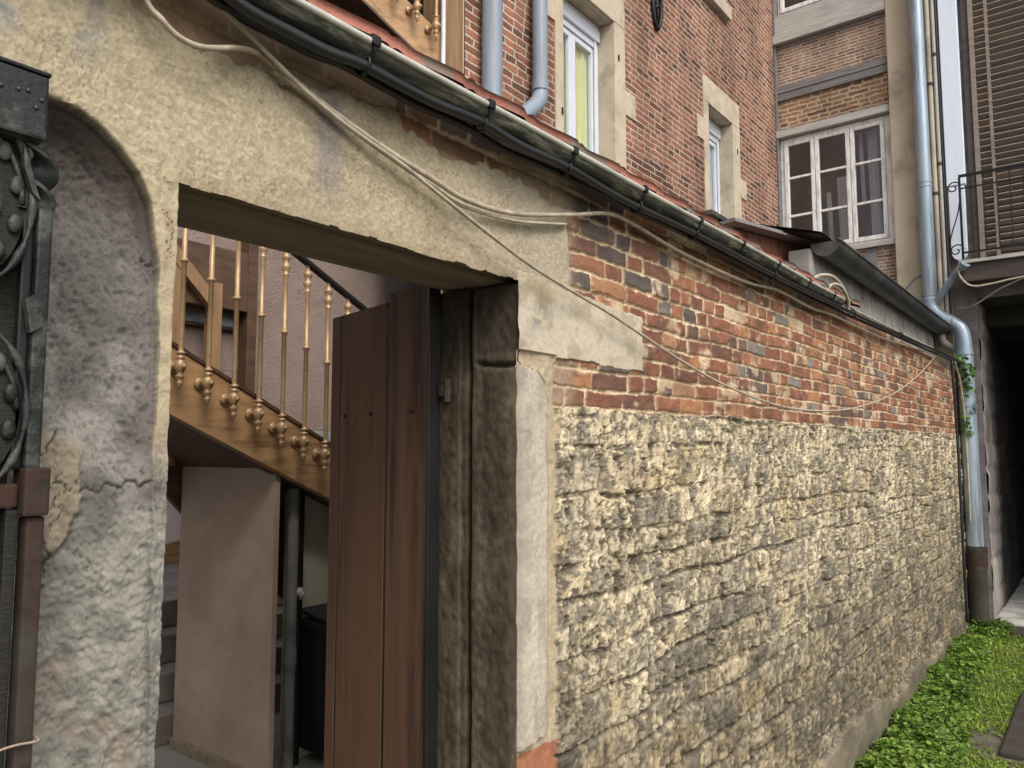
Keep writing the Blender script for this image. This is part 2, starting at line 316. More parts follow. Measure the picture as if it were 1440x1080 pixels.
# --- arched recess on the left
AC = np.array([(-.9,1.9),(-.84,2.05),(-.72,2.14),(-.6,2.165),(.405,2.166),(.431,2.165),(.46,2.162),(.493,2.146),(.525,2.12),(.552,2.09),(.572,2.051),(.582,2.001),(.588,1.94),(.590,1.85),(.591,1.65),(.596,1.4),(.600,1.2),(.600,.0)])
dens = np.concatenate([AC[i]+(AC[i+1]-AC[i])*np.linspace(0, 1, 24, endpoint=False)[:, None] for i in range(len(AC)-1)])
dens[:, 0] += (vn(dens[:, 1]*22, dens[:, 0]*0, 5)-.5)*.007
xr = np.interp(Z, dens[7*24:, 1][::-1], dens[7*24:, 0][::-1]); inside = (X < xr) & (Z < 2.166) & (X > -.9)
inside &= (Z < np.interp(X, [-.9,-.84,-.72,-.6,.405,.431,.46,.493,.525,.552,.572,.582,.59,.7], [1.9,2.05,2.14,2.165,2.166,2.165,2.162,2.146,2.12,2.09,2.051,2.001,1.94,1.9])) | (Z < 1.9)
darch = np.full(X.shape, .2)
sel = (X > .2) & (X < .70)
px_, pz_ = X[sel], Z[sel]; dm = np.full(px_.shape, 9.)
for q in dens[4*24:]: dm = np.minimum(dm, (px_-q[0])**2+(pz_-q[1])**2)
darch[sel] = np.sqrt(dm)
arch = inside
# --- region outlines
f1 = fbm(X*6, Z*6, 5, 1)
zp = np.interp(X, [.45,.509,.531,.583,.624,.682,.756,.806,.87,.936,1.02,1.088,1.12,1.25,1.395,1.5,1.601,1.72,1.75], [2.6,2.40,2.345,2.340,2.330,2.334,2.343,2.330,2.345,2.38,2.365,2.38,2.35,2.335,2.356,2.36,2.341,2.327,2.0])
zp = zp+(vn(X*45, Z*45, 3)-.5)*.02+(vn(X*14, Z*20, 4)-.5)*.016
xpe = 1.737+(vn(Z*30, X*30, 8)-.5)*.03+(vn(Z*9, X*9, 9)-.5)*.02
zbr = 1.792+.006*(X-1.7)+(fbm(X*7, Z*3, 4, 12)-.5)*.035
zpl = np.interp(X, [1.6,3.4,3.8,4.1,4.4,4.9,5.3,5.7,6.1,6.3,7.3,7.5,8.6], [.08,.16,.22,.27,.24,.25,.18,.18,.22,.13,.15,.07,.05])+(fbm(X*5, Z*5, 4, 15)-.5)*.12
blk_r = 2.147+(vn(Z*40, X*8, 21)-.5)*.012
block = (X > 1.5) & (X < blk_r) & (Z > 1.921+(vn(X*20, Z, 22)-.5)*.008) & (Z < 2.122-.05*(X-1.5)+(vn(X*25, Z, 23)-.5)*.008)
jr = np.interp(Z, [0,.9,1.0,1.5,1.80,1.85,1.875,1.886], [1.632,1.63,1.630,1.632,1.634,1.618,1.59,1.51])+(vn(Z*12, X*0, 24)-.5)*.008
jamb = (X > 1.5) & (X < jr) & (Z < 1.886) & (Z > .955+(X-1.5)*.12+(vn(X*60, Z*0, 25)-.5)*.01)
jfill = (X > 1.5) & (X < 1.668+(vn(Z*25, X*10, 26)-.5)*.016) & (Z < 1.925) & ~jamb
plaster = (Z < zp) & (X < xpe) & ~block & ~jamb & ~jfill & ~arch & (Z > 1.92)
plaster |= (X < .62) & (Z < zp) & ~arch
rubble = (Z < zbr) & (X >= 1.6) & ~jamb & ~jfill & ~block
plinth = rubble & (Z < zpl) & (X > 2.2)
rubble &= ~plinth
brick = ~(plaster | rubble | block | jamb | jfill | arch | plinth)
H = np.zeros(X.shape); COL = np.zeros(X.shape+(3,)); REG = np.zeros(X.shape, int)
def put(mask, reg, h, col): H[mask] = h[mask]; COL[mask] = col[mask]; REG[mask] = reg
A3 = lambda *c: np.broadcast_to(np.array(c, float), X.shape+(3,))
fine = fbm(X*70, Z*70, 4, 31); mid = fbm(X*22, Z*22, 4, 32); big = fbm(X*2.2, Z*2.6, 5, 33)
# render (plaster)
c = mixc(A3(.315,.266,.178), A3(.455,.388,.263), ss(.3,.7,big)); c = c*(.80+.40*fine)[..., None]
c = mixc(c, A3(.385,.335,.262), .6*ss(1.1,1.6,X))
g1 = np.exp(-((X-.905-.02*(vn(Z*8,X*0,40)-.5))/.035)**2)*ss(2.12,2.2,Z)*(.5+.7*fbm(X*30,Z*9,3,41)); c = mixc(c, A3(.24,.215,.21), np.clip(g1, 0, .7))
g2 = ss(.52,.42,X)*ss(2.2,2.3,Z)*ss(.42,.6,fbm(X*12,Z*12,4,42)); c = mixc(c, A3(.24,.25,.26), np.clip(g2, 0, .8))
g3 = np.exp(-((X-.475)/.016)**2-((Z-2.33)/.04)**2); c = mixc(c, A3(.22,.21,.20), np.clip(g3*1.2*mid*1.6, 0, .75))
pits = ss(.34,.22,vn(X*260,Z*300,43))*ss(.50,.66,fbm(X*9,Z*9,3,46)); c = mixc(c, A3(.22,.165,.11), .45*pits)
spk = fbm(X*150+Z*130,Z*200-X*60,3,47,.7); c = c*(.66+.68*spk)[..., None]
crk = np.abs(vn(X*9+2*mid, Z*9, 44)-.5); c = mixc(c, A3(.16,.12,.08), .7*ss(.012,.003,crk)*ss(.55,.7,fbm(X*3,Z*3,3,45)))
ed = ss(2.13,2.098,Z)*(X > .6)*(X < 1.5); c = mixc(c, A3(.30,.235,.155), .45*ed)
h = (fine-.5)*.0016+(mid-.5)*.0020+(big-.5)*.014-pits*.001+(spk-.5)*.0030
edge = ss(.0,.03,zp-Z); h = h-(1-edge)*.004
put(plaster, 0, h, c)
# brickwork
bb = np.concatenate([[1.6], 1.792+.0545*np.arange(0, 16)])+0
Zb = Z-.006*(X-1.7)
bl = lambda g: (.102 if g.random() < .50 else .205)*g.uniform(.88, 1.08)
d, r1, r2 = courses(X, Zb, bb, bl, 71, .007, .009, .006)
d = d+(fbm(X*60, Z*60, 3, 72)-.5)*.009+(fbm(X*20, Z*24, 3, 79)-.5)*.006+.0012
face = ss(.0042, .0078, d)
lost = ss(.92,.97,r2)*ss(.3,.5,mid)
face = face*(1-.75*lost)
BP = [(0,(.11,.090,.078)),(.08,(.155,.125,.105)),(.13,(.235,.21,.18)),(.19,(.16,.088,.066)),(.36,(.215,.095,.062)),(.58,(.275,.122,.076)),(.80,(.315,.145,.085)),(.95,(.39,.19,.095)),(1,(.35,.20,.125))]
bias = np.clip(r1-.22*ss(3.0,1.9,X)*ss(2.08,2.16,Z)*(r2 < .62), 0, 1)
bc = pal(bias, BP)*(.72+.56*fbm(X*26, Z*42, 4, 73))[..., None]
bc = mixc(bc, A3(.10,.07,.055), .55*ss(.55,.72,fbm(X*11, Z*14, 4, 74)))
mc = mixc(A3(.46,.345,.22), A3(.66,.525,.36), ss(.3,.7,fbm(X*13, Z*13, 4, 75)))*(.85+.3*fine)[..., None]
smear = ss(.64,.76,fbm(X*8, Z*10, 4, 76)); bcol = mixc(mc, bc, face*(1-.8*smear))
gapc = ss(.004,.0,d+.003)*ss(.6,.75,fbm(X*7,Z*7,3,78)); bcol = mixc(bcol, A3(.07,.055,.045), .7*gapc)
wash = ss(1.80,1.70,X); bcol = mixc(bcol, mixc(A3(.32,.235,.165), A3(.45,.345,.245), mid), wash*(.72-.55*ss(.0,.012,Z-2.34)*(X > 1.09)*(X < 1.44)))
topd = ss(2.40,2.46,Z); bcol = mixc(bcol, A3(.20,.15,.115), .35*topd)  # shade under the gutter painted into the top courses
h = -.009+face*(.004+.007*r2)+(fine-.5)*.0045+(mid-.5)*.004-gapc*.007
h = np.where(X < 1.74, h-.004, h)
put(brick, 1, h, bcol)
# rubble masonry
def cb(lo, hi, a, b, seed):
    g = np.random.default_rng(seed); e = [lo]
    while e[-1] < hi: e.append(e[-1]+g.uniform(a, b))
    return np.array(e)
sel = rubble | plinth
big2 = fbm(X*3.2, Z*4.5, 4, 80)
Zr = Z+(fbm(X*1.6, Z*2.2, 3, 81)-.5)*.07
d, r1, r2 = courses(X, Zr, cb(-.3, 2.1, .080, .148, 82), lambda g: g.uniform(.09, .30), 83, .020, .016)
rough = fbm(X*19, Z*24, 6, 84, .62); chip = fbm(X*85, Z*90, 4, 86, .65); crust = fbm(X*42, Z*46, 4, 90, .6)
tl, tl2, tid = worley(X*10+(rough-.5)*.8, Z*15+(rough-.5)*.8, 186)    # broken facets of the stones
up = ss(1.15,1.75,Z+.30*(big2-.5)+.06*(X-3).clip(0,5)*.5)        # towards the top, more mortar smeared over the stones
st = ss(.004, .012, d+(rough-.5)*.010+(crust-.5)*.005)
face_ = (.004+.010*r1)+(tid-.5)*.005+(rough-.5)*.007+(chip-.5)*.004
hs = st*face_-.004
hm = .000+.007*up+(fbm(X*26, Z*26, 5, 87, .6)-.5)*.009+(crust-.5)*.004+(chip-.5)*.003
h = np.maximum(hs, hm-.004); mort = ss(-.003,.003,hm-hs-.002)
w1, w2, wi = worley(X*14+(rough-.5)*1.6, Z*10+(mid-.5)*1.6, 88)
pit = ss(.34,.18,w1+(crust-.5)*.25)*(wi > .52)*ss(.38,.52,fbm(X*4, Z*5, 3, 89)); h = h-.010*pit
w3, _, wj = worley(X*36+(rough-.5)*2.5, Z*24+(mid-.5)*2.5, 188)
pit2 = ss(.42,.22,w3+(chip-.5)*.3)*(wj > .58); h = h-.005*pit2
slot = ss(.007,.001,np.abs(d-.003+(crust-.5)*.006))*ss(.52,.58,fbm(X*9, Z*11, 3, 91)+.07*ss(3.6,1.9,X)-.02)*(1-mort*.6); h = h-.013*slot
RP = [(0,(.19,.175,.155)),(.14,(.28,.26,.225)),(.34,(.44,.395,.315)),(.5,(.55,.485,.365)),(.68,(.46,.39,.28)),(.85,(.60,.55,.44)),(1,(.40,.37,.315))]
sc = pal(r2, RP)*(.72+.56*rough)[..., None]*(.8+.4*chip)[..., None]
sc = mixc(sc, A3(.17,.16,.145), .75*ss(.54,.63,fbm(X*20, Z*17, 5, 92, .65)))
mc = mixc(A3(.55,.48,.365), A3(.70,.62,.48), ss(.3,.7,fbm(X*9, Z*9, 5, 93)))*(.76+.48*chip)[..., None]
rc = mixc(sc, mc, np.clip(mort*.9+.45*ss(.5,.62,fbm(X*16, Z*19, 5, 99, .6)), 0, 1))
rc = mixc(rc, A3(.50,.39,.20), .4*ss(.66,.74,fbm(X*2.6, Z*4.2, 4, 94)))
# darker tone in the hollows, pits and slots and on rough patches
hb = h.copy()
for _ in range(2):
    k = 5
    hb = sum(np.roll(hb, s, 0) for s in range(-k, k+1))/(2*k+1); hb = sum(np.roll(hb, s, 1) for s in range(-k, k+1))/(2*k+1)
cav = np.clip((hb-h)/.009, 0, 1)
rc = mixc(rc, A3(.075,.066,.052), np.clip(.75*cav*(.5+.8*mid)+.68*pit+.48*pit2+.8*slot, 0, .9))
dk = ss(.50,.64,fbm(X*7, Z*5, 5, 95, .6)); rc = mixc(rc, rc*np.array([.66,.65,.62]), dk*.5)
spk2 = fbm(X*34, Z*30, 4, 190, .6); rc = mixc(rc, A3(.10,.088,.068), .78*ss(.60,.70,spk2)*ss(.40,.55,fbm(X*4,Z*5,3,191)+.12*ss(2.5,4.5,X))); h = h-.004*ss(.60,.70,spk2)
rc = mixc(rc, A3(.13,.118,.098), .8*ss(.585,.63,fbm(X*52+3, Z*40, 5, 192, .65))*ss(.45,.55,fbm(X*8, Z*9, 4, 193)))
vs_ = fbm(X*60, Z*26, 4, 195, .6); rc = mixc(rc, A3(.115,.10,.08), (.62*ss(.59,.65,vs_)*ss(.40,.52,fbm(X*5, Z*6, 3, 196))))
h = h-.003*ss(.57,.63,vs_)*ss(.40,.52,fbm(X*5, Z*6, 3, 196))
c1, c2_, cid = worley(X*21+(rough-.5)*1.3+(chip-.5)*.5, Z*29+(mid-.5)*1.3+(chip-.5)*.5, 401)
g1_, g2_, gid = worley(X*48+(crust-.5)*1.5, Z*58+(chip-.5)*1.2, 405)
msk = ss(.40,.52,fbm(X*5, Z*6, 4, 409))
rc = rc*(1+(cid-.5)*.42*(.35+.65*msk))[..., None]*(1+(gid-.5)*.34)[..., None]
dchip = ((cid > .80)*ss(.02,.10,c2_-c1)*msk)
rc = mixc(rc, A3(.155,.148,.135)*(.6+.8*chip)[..., None], .85*dchip)
dg = (gid > .84)*ss(.03,.12,g2_-g1_)*ss(.42,.56,fbm(X*7, Z*8, 3, 411)); rc = mixc(rc, A3(.10,.09,.074), .8*dg)
seam = ss(.075,.02,c2_-c1)*ss(.48,.60,fbm(X*8+5, Z*9, 3, 413)); rc = mixc(rc, A3(.12,.105,.082), .6*seam)
h = h+(cid-.5)*.0045*(.4+.6*msk)-.004*seam-.003*dg+(gid-.5)*.0018
rc = rc*(.80+.40*fbm(X*150, Z*150, 3, 194, .7))[..., None]*np.array([1.13,1.075,.955])
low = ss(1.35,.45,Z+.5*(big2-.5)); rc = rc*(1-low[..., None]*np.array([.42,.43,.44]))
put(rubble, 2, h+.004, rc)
# plinth of rough cement
pc = mixc(A3(.13,.11,.078), A3(.225,.19,.142), ss(.3,.7,fbm(X*4, Z*4, 5, 96)))*(.85+.3*fine)[..., None]
pc = mixc(pc, A3(.11,.12,.06), .75*ss(.20,.02,Z+.12*(mid-.5))); pc = mixc(pc, A3(.10,.085,.07), .5*ss(.58,.7,fbm(X*10,Z*7,4,97)))
put(plinth, 3, .030+(fbm(X*5,Z*5,4,98)-.5)*.03+(fine-.5)*.005, pc)
# dressed stones by the door
dc = mixc(A3(.54,.475,.37), A3(.43,.37,.275), ss(.48,.66,fbm(X*16,Z*16,4,1010)))*(.86+.22*fbm(X*9,Z*9,4,101)+.10*(fine-.5))[..., None]
gsm = np.exp(-((X-1.585)/.035)**2-((Z-2.035)/.045)**2)*ss(.42,.62,fbm(X*45,Z*38,4,102)); dc = mixc(dc, A3(.20,.21,.21), np.clip(gsm*1.2, 0, .7))
dc = mixc(dc, A3(.40,.33,.21), .5*ss(.58,.72,fbm(X*7,Z*7,4,103)))
put(block, 4, .002+(fbm(X*12,Z*12,4,104)-.5)*.006+(fine-.5)*.002, dc)
jc = mixc(A3(.50,.445,.36), A3(.39,.345,.275), ss(.50,.68,fbm(X*20,Z*8,4,1052)))*(.72+.26*fbm(X*14,Z*5,4,105)+.22*fbm(X*140,Z*110,3,1051,.7)+.12*(fine-.5))[..., None]
jc = mixc(jc, A3(.28,.25,.20), .75*ss(1.545,1.508,X+(vn(Z*14,X*14,106)-.5)*.04)); jc = mixc(jc, A3(.34,.33,.26), .6*np.exp(-((X-1.595)/.018)**2)*ss(1.7,1.8,Z))
put(jamb, 5, .004-.012*ss(1.53,1.503,X)-.010*ss(.012,0,jr-X)+(mid-.5)*.005+(fine-.5)*.003, jc)
fc = mixc(A3(.34,.27,.18), A3(.50,.42,.295), mid)*(.8+.4*fine)[..., None]
fc = mixc(fc, A3(.08,.06,.05), .85*ss(.008,.002,X-jr)*(Z < 1.88)*(Z > .97)); redb = (Z < .955)*ss(.0,.006,.945-Z); fc = mixc(fc, A3(.30,.10,.05)*(.7+.6*mid)[..., None], redb*.85)
put(jfill, 6, -.006+(mid-.5)*.012-.010*ss(.008,.002,X-jr)*(Z < 1.88), fc)
topb = ss(1.93,2.05,Z)
# recess of the arch: hammered grey stone
ham = 1-np.abs(2*fbm(X*95+Z*55, Z*85-X*30, 4, 111, .6)-1)
ac = mixc(A3(.115,.107,.098), A3(.235,.222,.200), ss(.35,.7,fbm(X*14,Z*10,4,112)))*(.35+1.0*ham)[..., None]
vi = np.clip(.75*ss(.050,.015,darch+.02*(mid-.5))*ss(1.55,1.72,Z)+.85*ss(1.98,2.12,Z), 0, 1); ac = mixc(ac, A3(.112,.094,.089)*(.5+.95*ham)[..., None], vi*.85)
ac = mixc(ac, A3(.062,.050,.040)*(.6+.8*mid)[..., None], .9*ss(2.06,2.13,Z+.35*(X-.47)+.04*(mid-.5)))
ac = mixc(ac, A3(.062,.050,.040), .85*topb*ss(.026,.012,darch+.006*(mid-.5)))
yl = np.exp(-((X-.462)/.052)**2-((Z-1.615)/.095)**2); ylm = ss(.38,.55,yl+.35*(mid-.5)); ac = mixc(ac, A3(.33,.28,.20)*(.6+.8*fine)[..., None], ylm*.8)
lowm = ss(1.62,1.52,Z+.05*(mid-.5))*(1-ylm); ac = mixc(ac, A3(.275,.265,.230)*(.40+1.1*fbm(X*50,Z*42,4,113))[..., None], lowm*.85)
br = .6*lowm*ss(.58,.7,fbm(X*11,Z*9,4,114)); ac = mixc(ac, A3(.30,.225,.165), .6*br)
def crack(x0, z0, x1, z1, w=.0022, s=0):
    t = np.clip((X-x0)/(x1-x0+1e-9) if abs(x1-x0) > abs(z1-z0) else (Z-z0)/(z1-z0), 0, 1)
    wob = (vn(t*9, t*0, 120+s)-.5)*.016
    return ss(w*.95, w*.25, np.hypot(X-(x0+(x1-x0)*t)-(wob if abs(x1-x0) <= abs(z1-z0) else 0), Z-(z0+(z1-z0)*t)-(wob if abs(x1-x0) > abs(z1-z0) else 0)))
ck = np.clip(crack(.515,1.613,.592,1.622,.003,1)+crack(.567,1.962,.592,1.948,.003,2)+crack(.43,1.63,.478,1.70,.0018,3)+crack(.44,1.60,.47,1.50,.0022,4)+crack(.455,1.625,.515,1.615,.0014,5)+crack(.46,1.52,.452,1.43,.002,6)+crack(.50,1.53,.545,1.46,.0022,7)*.6+crack(.478,1.64,.472,1.56,.0012,8), 0, 1)
upb = ss(1.60,1.78,Z)
h = -(.004+.008*upb+.006*topb)*ss(.0,.003,darch)-.040*ss(.0,.13,darch)-.022*topb*ss(.003,.05,darch)+((ham-.6)*.0055+(mid-.5)*.006)*(1-upb*ss(.012,.003,darch))
h = h+lowm*((fbm(X*26,Z*24,5,115,.65)-.5)*.009+(fbm(X*120,Z*120,3,1150,.7)-.5)*.006-.004)+.006*ylm-.005*ck-.006*br
h = np.where(X < .36, -.09, h)
ac = mixc(ac, A3(.05,.042,.036), .8*ck)
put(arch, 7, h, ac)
# narrow pier edge left of the doorway: broken render over reddish stone
pe = (X > .585) & (X <= .6125) & (Z < 2.12) & ~arch
pcx = mixc(A3(.47,.40,.27), A3(.38,.27,.20), .7*ss(.5,.66,fbm(X*50,Z*26,4,116))*ss(1.93,1.96,Z)*ss(2.10,2.07,Z)); pcx = mixc(pcx, A3(.05,.04,.03), .9*np.clip(crack(.585,2.055,.606,2.03,.0022,11)+crack(.603,2.03,.600,1.97,.002,12)+crack(.588,2.092,.6,2.085,.002,13), 0, 1))
pcx = mixc(pcx, ac, ss(1.75,1.6,Z)); COL[pe] = pcx[pe]; H[pe] += ((vn(Z*40,X*40,117)-.5)*.004+ss(1.75,1.6,Z)*((ham-.6)*.0055+(mid-.5)*.006+lowm*(fbm(X*26,Z*24,5,115,.65)-.5)*.010))[pe]
nb_ = (darch < .012) & (X > .2) & (X < .70)
Hs, Cs = H.copy(), COL.copy()
for _ in range(1):
    for ax_ in (0, 1): Hs = (np.roll(Hs, 1, ax_)+Hs*2+np.roll(Hs, -1, ax_))/4; Cs = (np.roll(Cs, 1, ax_)+Cs*2+np.roll(Cs, -1, ax_))/4
wb_ = nb_*ss(.0035,.0015,darch); H = H+(Hs-H)*wb_; COL = COL+(Cs-COL)*wb_[..., None]
V = np.stack([X, WY-H, Z], -1).reshape(-1, 3)
# ragged door arrises
dx = (vn(Z*9, X*0, 118)-.5)*.005+(vn(Z*60, X*0, 119)-.5)*.002
nx = len(xs); nz = len(zs)
ii = np.arange(nz*nx).reshape(nz, nx)
q = np.stack([ii[:-1, :-1], ii[:-1, 1:], ii[1:, 1:], ii[1:, :-1]], -1).reshape(-1, 4)
xc = (X[:-1, :-1]+X[1:, 1:]).ravel()/2; zc = (Z[:-1, :-1]+Z[1:, 1:]).ravel()/2
keep = ~((xc > .612) & (xc < 1.503) & (zc < 2.096+.006*(vn(xc*40, zc*0, 121)-.35)))
il = np.argmin(np.abs(xs-.612)); ir = np.argmin(np.abs(xs-1.503))
Vg = V.reshape(nz, nx, 3)
dl = (dx[:, 0]*(zs < 2.09)); Vg[:, il, 0] += dl*.7; Vg[:, il-1, 0] += dl*.4
dr = (vn(zs*22, zs*0, 122)-.5)*.006*(zs < 2.09); Vg[:, ir, 0] += dr
V = Vg.reshape(-1, 3)
rq = REG[:-1, :-1].ravel()
wall = thing('courtyard_wall', 'long old wall of brick over rubble stone with a rendered doorway, running along the alley', 'wall', (4.3, 1.3, 0))
names = ['plaster_render', 'brickwork', 'rubble_masonry', 'cement_plinth', 'lintel_stone', 'jamb_stone', 'mortar_fill', 'arch_recess']
for r in range(8):
    s = keep & (rq == r)
    if s.any(): np_mesh(names[r], V, q[s], COL.reshape(-1, 3), PLAST if r in (0, 7, 3) else MASON, wall)
# reveal of the doorway on the right: dirty dressed stone with a rebate
ys_ = np.linspace(WY+.004, 1.412, 110); zz = np.arange(0, 2.10, .006)
Yv, Zv = np.meshgrid(ys_, zz)
a1 = fbm(Yv*18, Zv*9, 5, 131); a2 = fbm(Yv*60, Zv*60, 4, 132); a3 = fbm(Yv*26, Zv*3.2, 4, 133)
drz = (vn(Zv*22, Zv*0, 122)-.5)*.006; off = ((a1-.5)*.012+(a2-.5)*.005)*ss(1.155,1.18,Yv)+drz*ss(1.20,1.155,Yv)
off += .016*ss(1.298,1.303,Yv)*ss(1.318,1.312,Yv)                               # groove
off += -.006*ss(1.335,1.340,Yv)
jt = np.exp(-((Zv-1.888-.06*(Yv-1.15)+.012*(vn(Yv*30,Yv*0,134)-.5))/.006)**2)*ss(1.30,1.27,Yv); off += .018*jt
off += .010*ss(1.885,1.93,Zv)*(Yv < 1.29)
K = lambda *c: np.broadcast_to(np.array(c, float), Yv.shape+(3,))
rc_ = mixc(K(.135,.112,.080), K(.235,.20,.148), ss(.35,.65,a1*.5+a3*.5))
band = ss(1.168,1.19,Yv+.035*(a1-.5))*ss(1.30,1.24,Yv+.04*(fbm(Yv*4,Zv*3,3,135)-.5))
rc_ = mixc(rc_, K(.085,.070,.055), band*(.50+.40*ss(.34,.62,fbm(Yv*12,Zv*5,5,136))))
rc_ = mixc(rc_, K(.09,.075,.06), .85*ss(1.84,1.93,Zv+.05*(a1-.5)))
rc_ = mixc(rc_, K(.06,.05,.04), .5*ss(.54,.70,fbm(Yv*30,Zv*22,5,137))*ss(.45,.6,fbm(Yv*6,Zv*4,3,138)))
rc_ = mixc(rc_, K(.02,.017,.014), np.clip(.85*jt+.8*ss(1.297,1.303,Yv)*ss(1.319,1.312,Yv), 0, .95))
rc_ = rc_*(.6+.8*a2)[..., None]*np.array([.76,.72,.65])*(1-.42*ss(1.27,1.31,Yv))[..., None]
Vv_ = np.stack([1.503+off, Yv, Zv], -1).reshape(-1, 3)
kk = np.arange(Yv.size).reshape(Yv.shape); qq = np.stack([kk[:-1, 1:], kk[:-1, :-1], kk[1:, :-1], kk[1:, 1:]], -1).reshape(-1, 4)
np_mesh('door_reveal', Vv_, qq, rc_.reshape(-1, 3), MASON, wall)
# body of the wall behind the faces
b = MB(); b.box(1.56, WEND-.005, 1.235, 1.46, 0, 2.46); b.box(-1.4, .60, 1.262, 1.45, 0, 2.166); b.box(-1.4, 1.60, 1.235, 1.40, 2.180, 2.455); b.box(.596, .609, 1.175, 1.262, 0, 2.09); b.box(WEND-.012, WEND-.002, 1.15, 1.235, .0, 2.46)
b.build('wall_core', 'concrete', wall)
b = MB(); b.box(.55, 1.62, 1.215, 1.405, 2.103, 2.178, .006); b.box(.55, 1.60, 1.168, 1.212, 2.112, 2.18)
b.build('timber_lintel', 'lintel', wall)

# ------------------------------------------------------------------ ground
def sheet(name, x0, x1, y0, y1, z, m):
    o = MB().add([(x0,y0,z),(x1,y0,z),(x1,y1,z),(x0,y1,z)], [(0,1,2,3)]).build(name, m); o['kind'] = 'structure'; return o
sheet('ground', -60, 80, -60, 80, 0, 'ground')
o = MB().box(-1.3, 8.66, 1.47, 6.4, -.2, .25).build('courtyard_floor', 'floor'); o['kind'] = 'structure'
o = MB().box(8.72, 15.9, -1.42, .99, -.2, .055).build('passage_floor', 'pale'); o['kind'] = 'structure'
s = thing('door_sill', 'worn stone step in the open doorway of the courtyard wall', 'step', (1.05, 1.3, 0))
MB().box(.63, 1.49, 1.20, 1.465, 0, .20, .015).build('tread', 'stonestep', s)
s = thing('passage_step', 'low dark stone step at the mouth of the black passage', 'step', (8.6, .3, 0))
MB().box(8.40, 8.69, -.9, .93, -.05, .05, .02).build('tread', 'slab', s)
t = thing('paving_slab', 'dark flat slab lying in the green weeds at the edge of the alley', 'slab', (5.8, .1, 0))
MB().box(5.10, 6.48, -.6, .575, -.03, .03, .012).build('slab', 'slab', t)

# ------------------------------------------------------------------ weeds and grass (stuff)
def leaves(name, n, xr, yr, size, zr, cols, dens, tilt, round_, lab):
    x = rng.uniform(*xr, n*3); y = rng.uniform(*yr, n*3); k = rng.random(n*3) < dens(x, y); x, y = x[k][:n], y[k][:n]; n = len(x)
    top = zr[0]+(zr[1]-zr[0])*rng.random(n)**.8*(.45+.75*ss(.25,.75,fbm(x*5.2, y*5.2, 3, 201)))
    s = rng.uniform(*size, n); yawv = rng.uniform(0, 6.283, n); ti = rng.normal(tilt[0], tilt[1], n)
    if round_:   # five sided rounded leaf folded on its midrib
        T = np.array([(0,-.5,0),(.42,-.18,.12),(.36,.30,.10),(0,.55,-.02),(-.36,.30,.10),(-.42,-.18,.12)]); F = np.array([(0,1,2,3),(0,3,4,5)])
    else:        # blade
        T = np.array([(-.07,0,0),(.07,0,0),(.05,.55,.03),(-.05,.55,.03),(.0,1.,.14),(.01,1.,.14)]); F = np.array([(0,1,2,3),(3,2,5,4)])
    P = T[None]*s[:, None, None]
    ct, st_ = np.cos(ti)[:, None], np.sin(ti)[:, None]
    Y = P[..., 1]*ct-P[..., 2]*st_; Zz = P[..., 1]*st_+P[..., 2]*ct; cy, sy = np.cos(yawv)[:, None], np.sin(yawv)[:, None]
    Vv = np.stack([P[..., 0]*cy-Y*sy+x[:, None], P[..., 0]*sy+Y*cy+y[:, None], Zz+top[:, None]], -1).reshape(-1, 3)
    Q = (F[None]+(np.arange(n)*len(T))[:, None, None]).reshape(-1, 4)
    c = pal(np.clip(rng.random(n)*.7+.6*fbm(x*2.3, y*2.3, 3, 203)-.15, 0, 1), cols)*rng.uniform(.6, 1.2, n)[:, None]
    o = np_mesh(name, Vv, Q, np.repeat(c, len(T), 0), LEAF, None, smooth=False); o['kind'] = 'stuff'; o['label'] = lab[0]; o['category'] = lab[1]
    return o
def edge_y(x): return 1.12-.02*np.sin(x*3)
def dens_weed(x, y):
    off_ = edge_y(x)-y; lim = np.interp(x, [2.6,3.2,4.2,6.2,7.2,8.4,8.7], [.2,.28,.34,.30,.27,.30,.22])+.22*(fbm(x*2, y*2, 3, 205)-.5)
    return np.where((off_ > 0) & (y < 1.12-.0*x), ss(1.15, .75, off_/lim), 0)
leaves('leafy_weeds', 26000, (2.5, 8.6), (.2, 1.13), (.012, .036), (.02, .115), [(0,(.055,.105,.018)),(.35,(.13,.24,.035)),(.7,(.24,.38,.06)),(1,(.45,.52,.12))], dens_weed, (.15, .55), True, ('mass of low round-leaved green weeds growing along the foot of the rubble wall', 'weeds'))
def dens_grass(x, y):
    inslab = (x > 5.06) & (x < 6.5) & (y < .58)
    return np.where(inslab, 0., ss(.36, .5, fbm(x*1.7, y*1.7, 4, 207)+.12))*np.where(x > 8.38, (y > .93)*.6, 1)
leaves('grass', 42000, (2.4, 8.66), (-1.3, 1.1), (.018, .045), (.0, .012), [(0,(.12,.20,.025)),(.45,(.25,.36,.04)),(.8,(.39,.46,.07)),(1,(.48,.50,.11))], dens_grass, (.6, .4), False, ('short yellowish green grass covering the ground of the alley', 'grass'))
leaves('moss', 24000, (2.4, 8.5), (-1.3, 1.1), (.014, .03), (.002, .02), [(0,(.08,.16,.02)),(.45,(.19,.32,.04)),(.8,(.31,.41,.06)),(1,(.39,.43,.08))], dens_grass, (.1, .4), True, ('flat mossy green creeping plants between the grass blades', 'moss'))

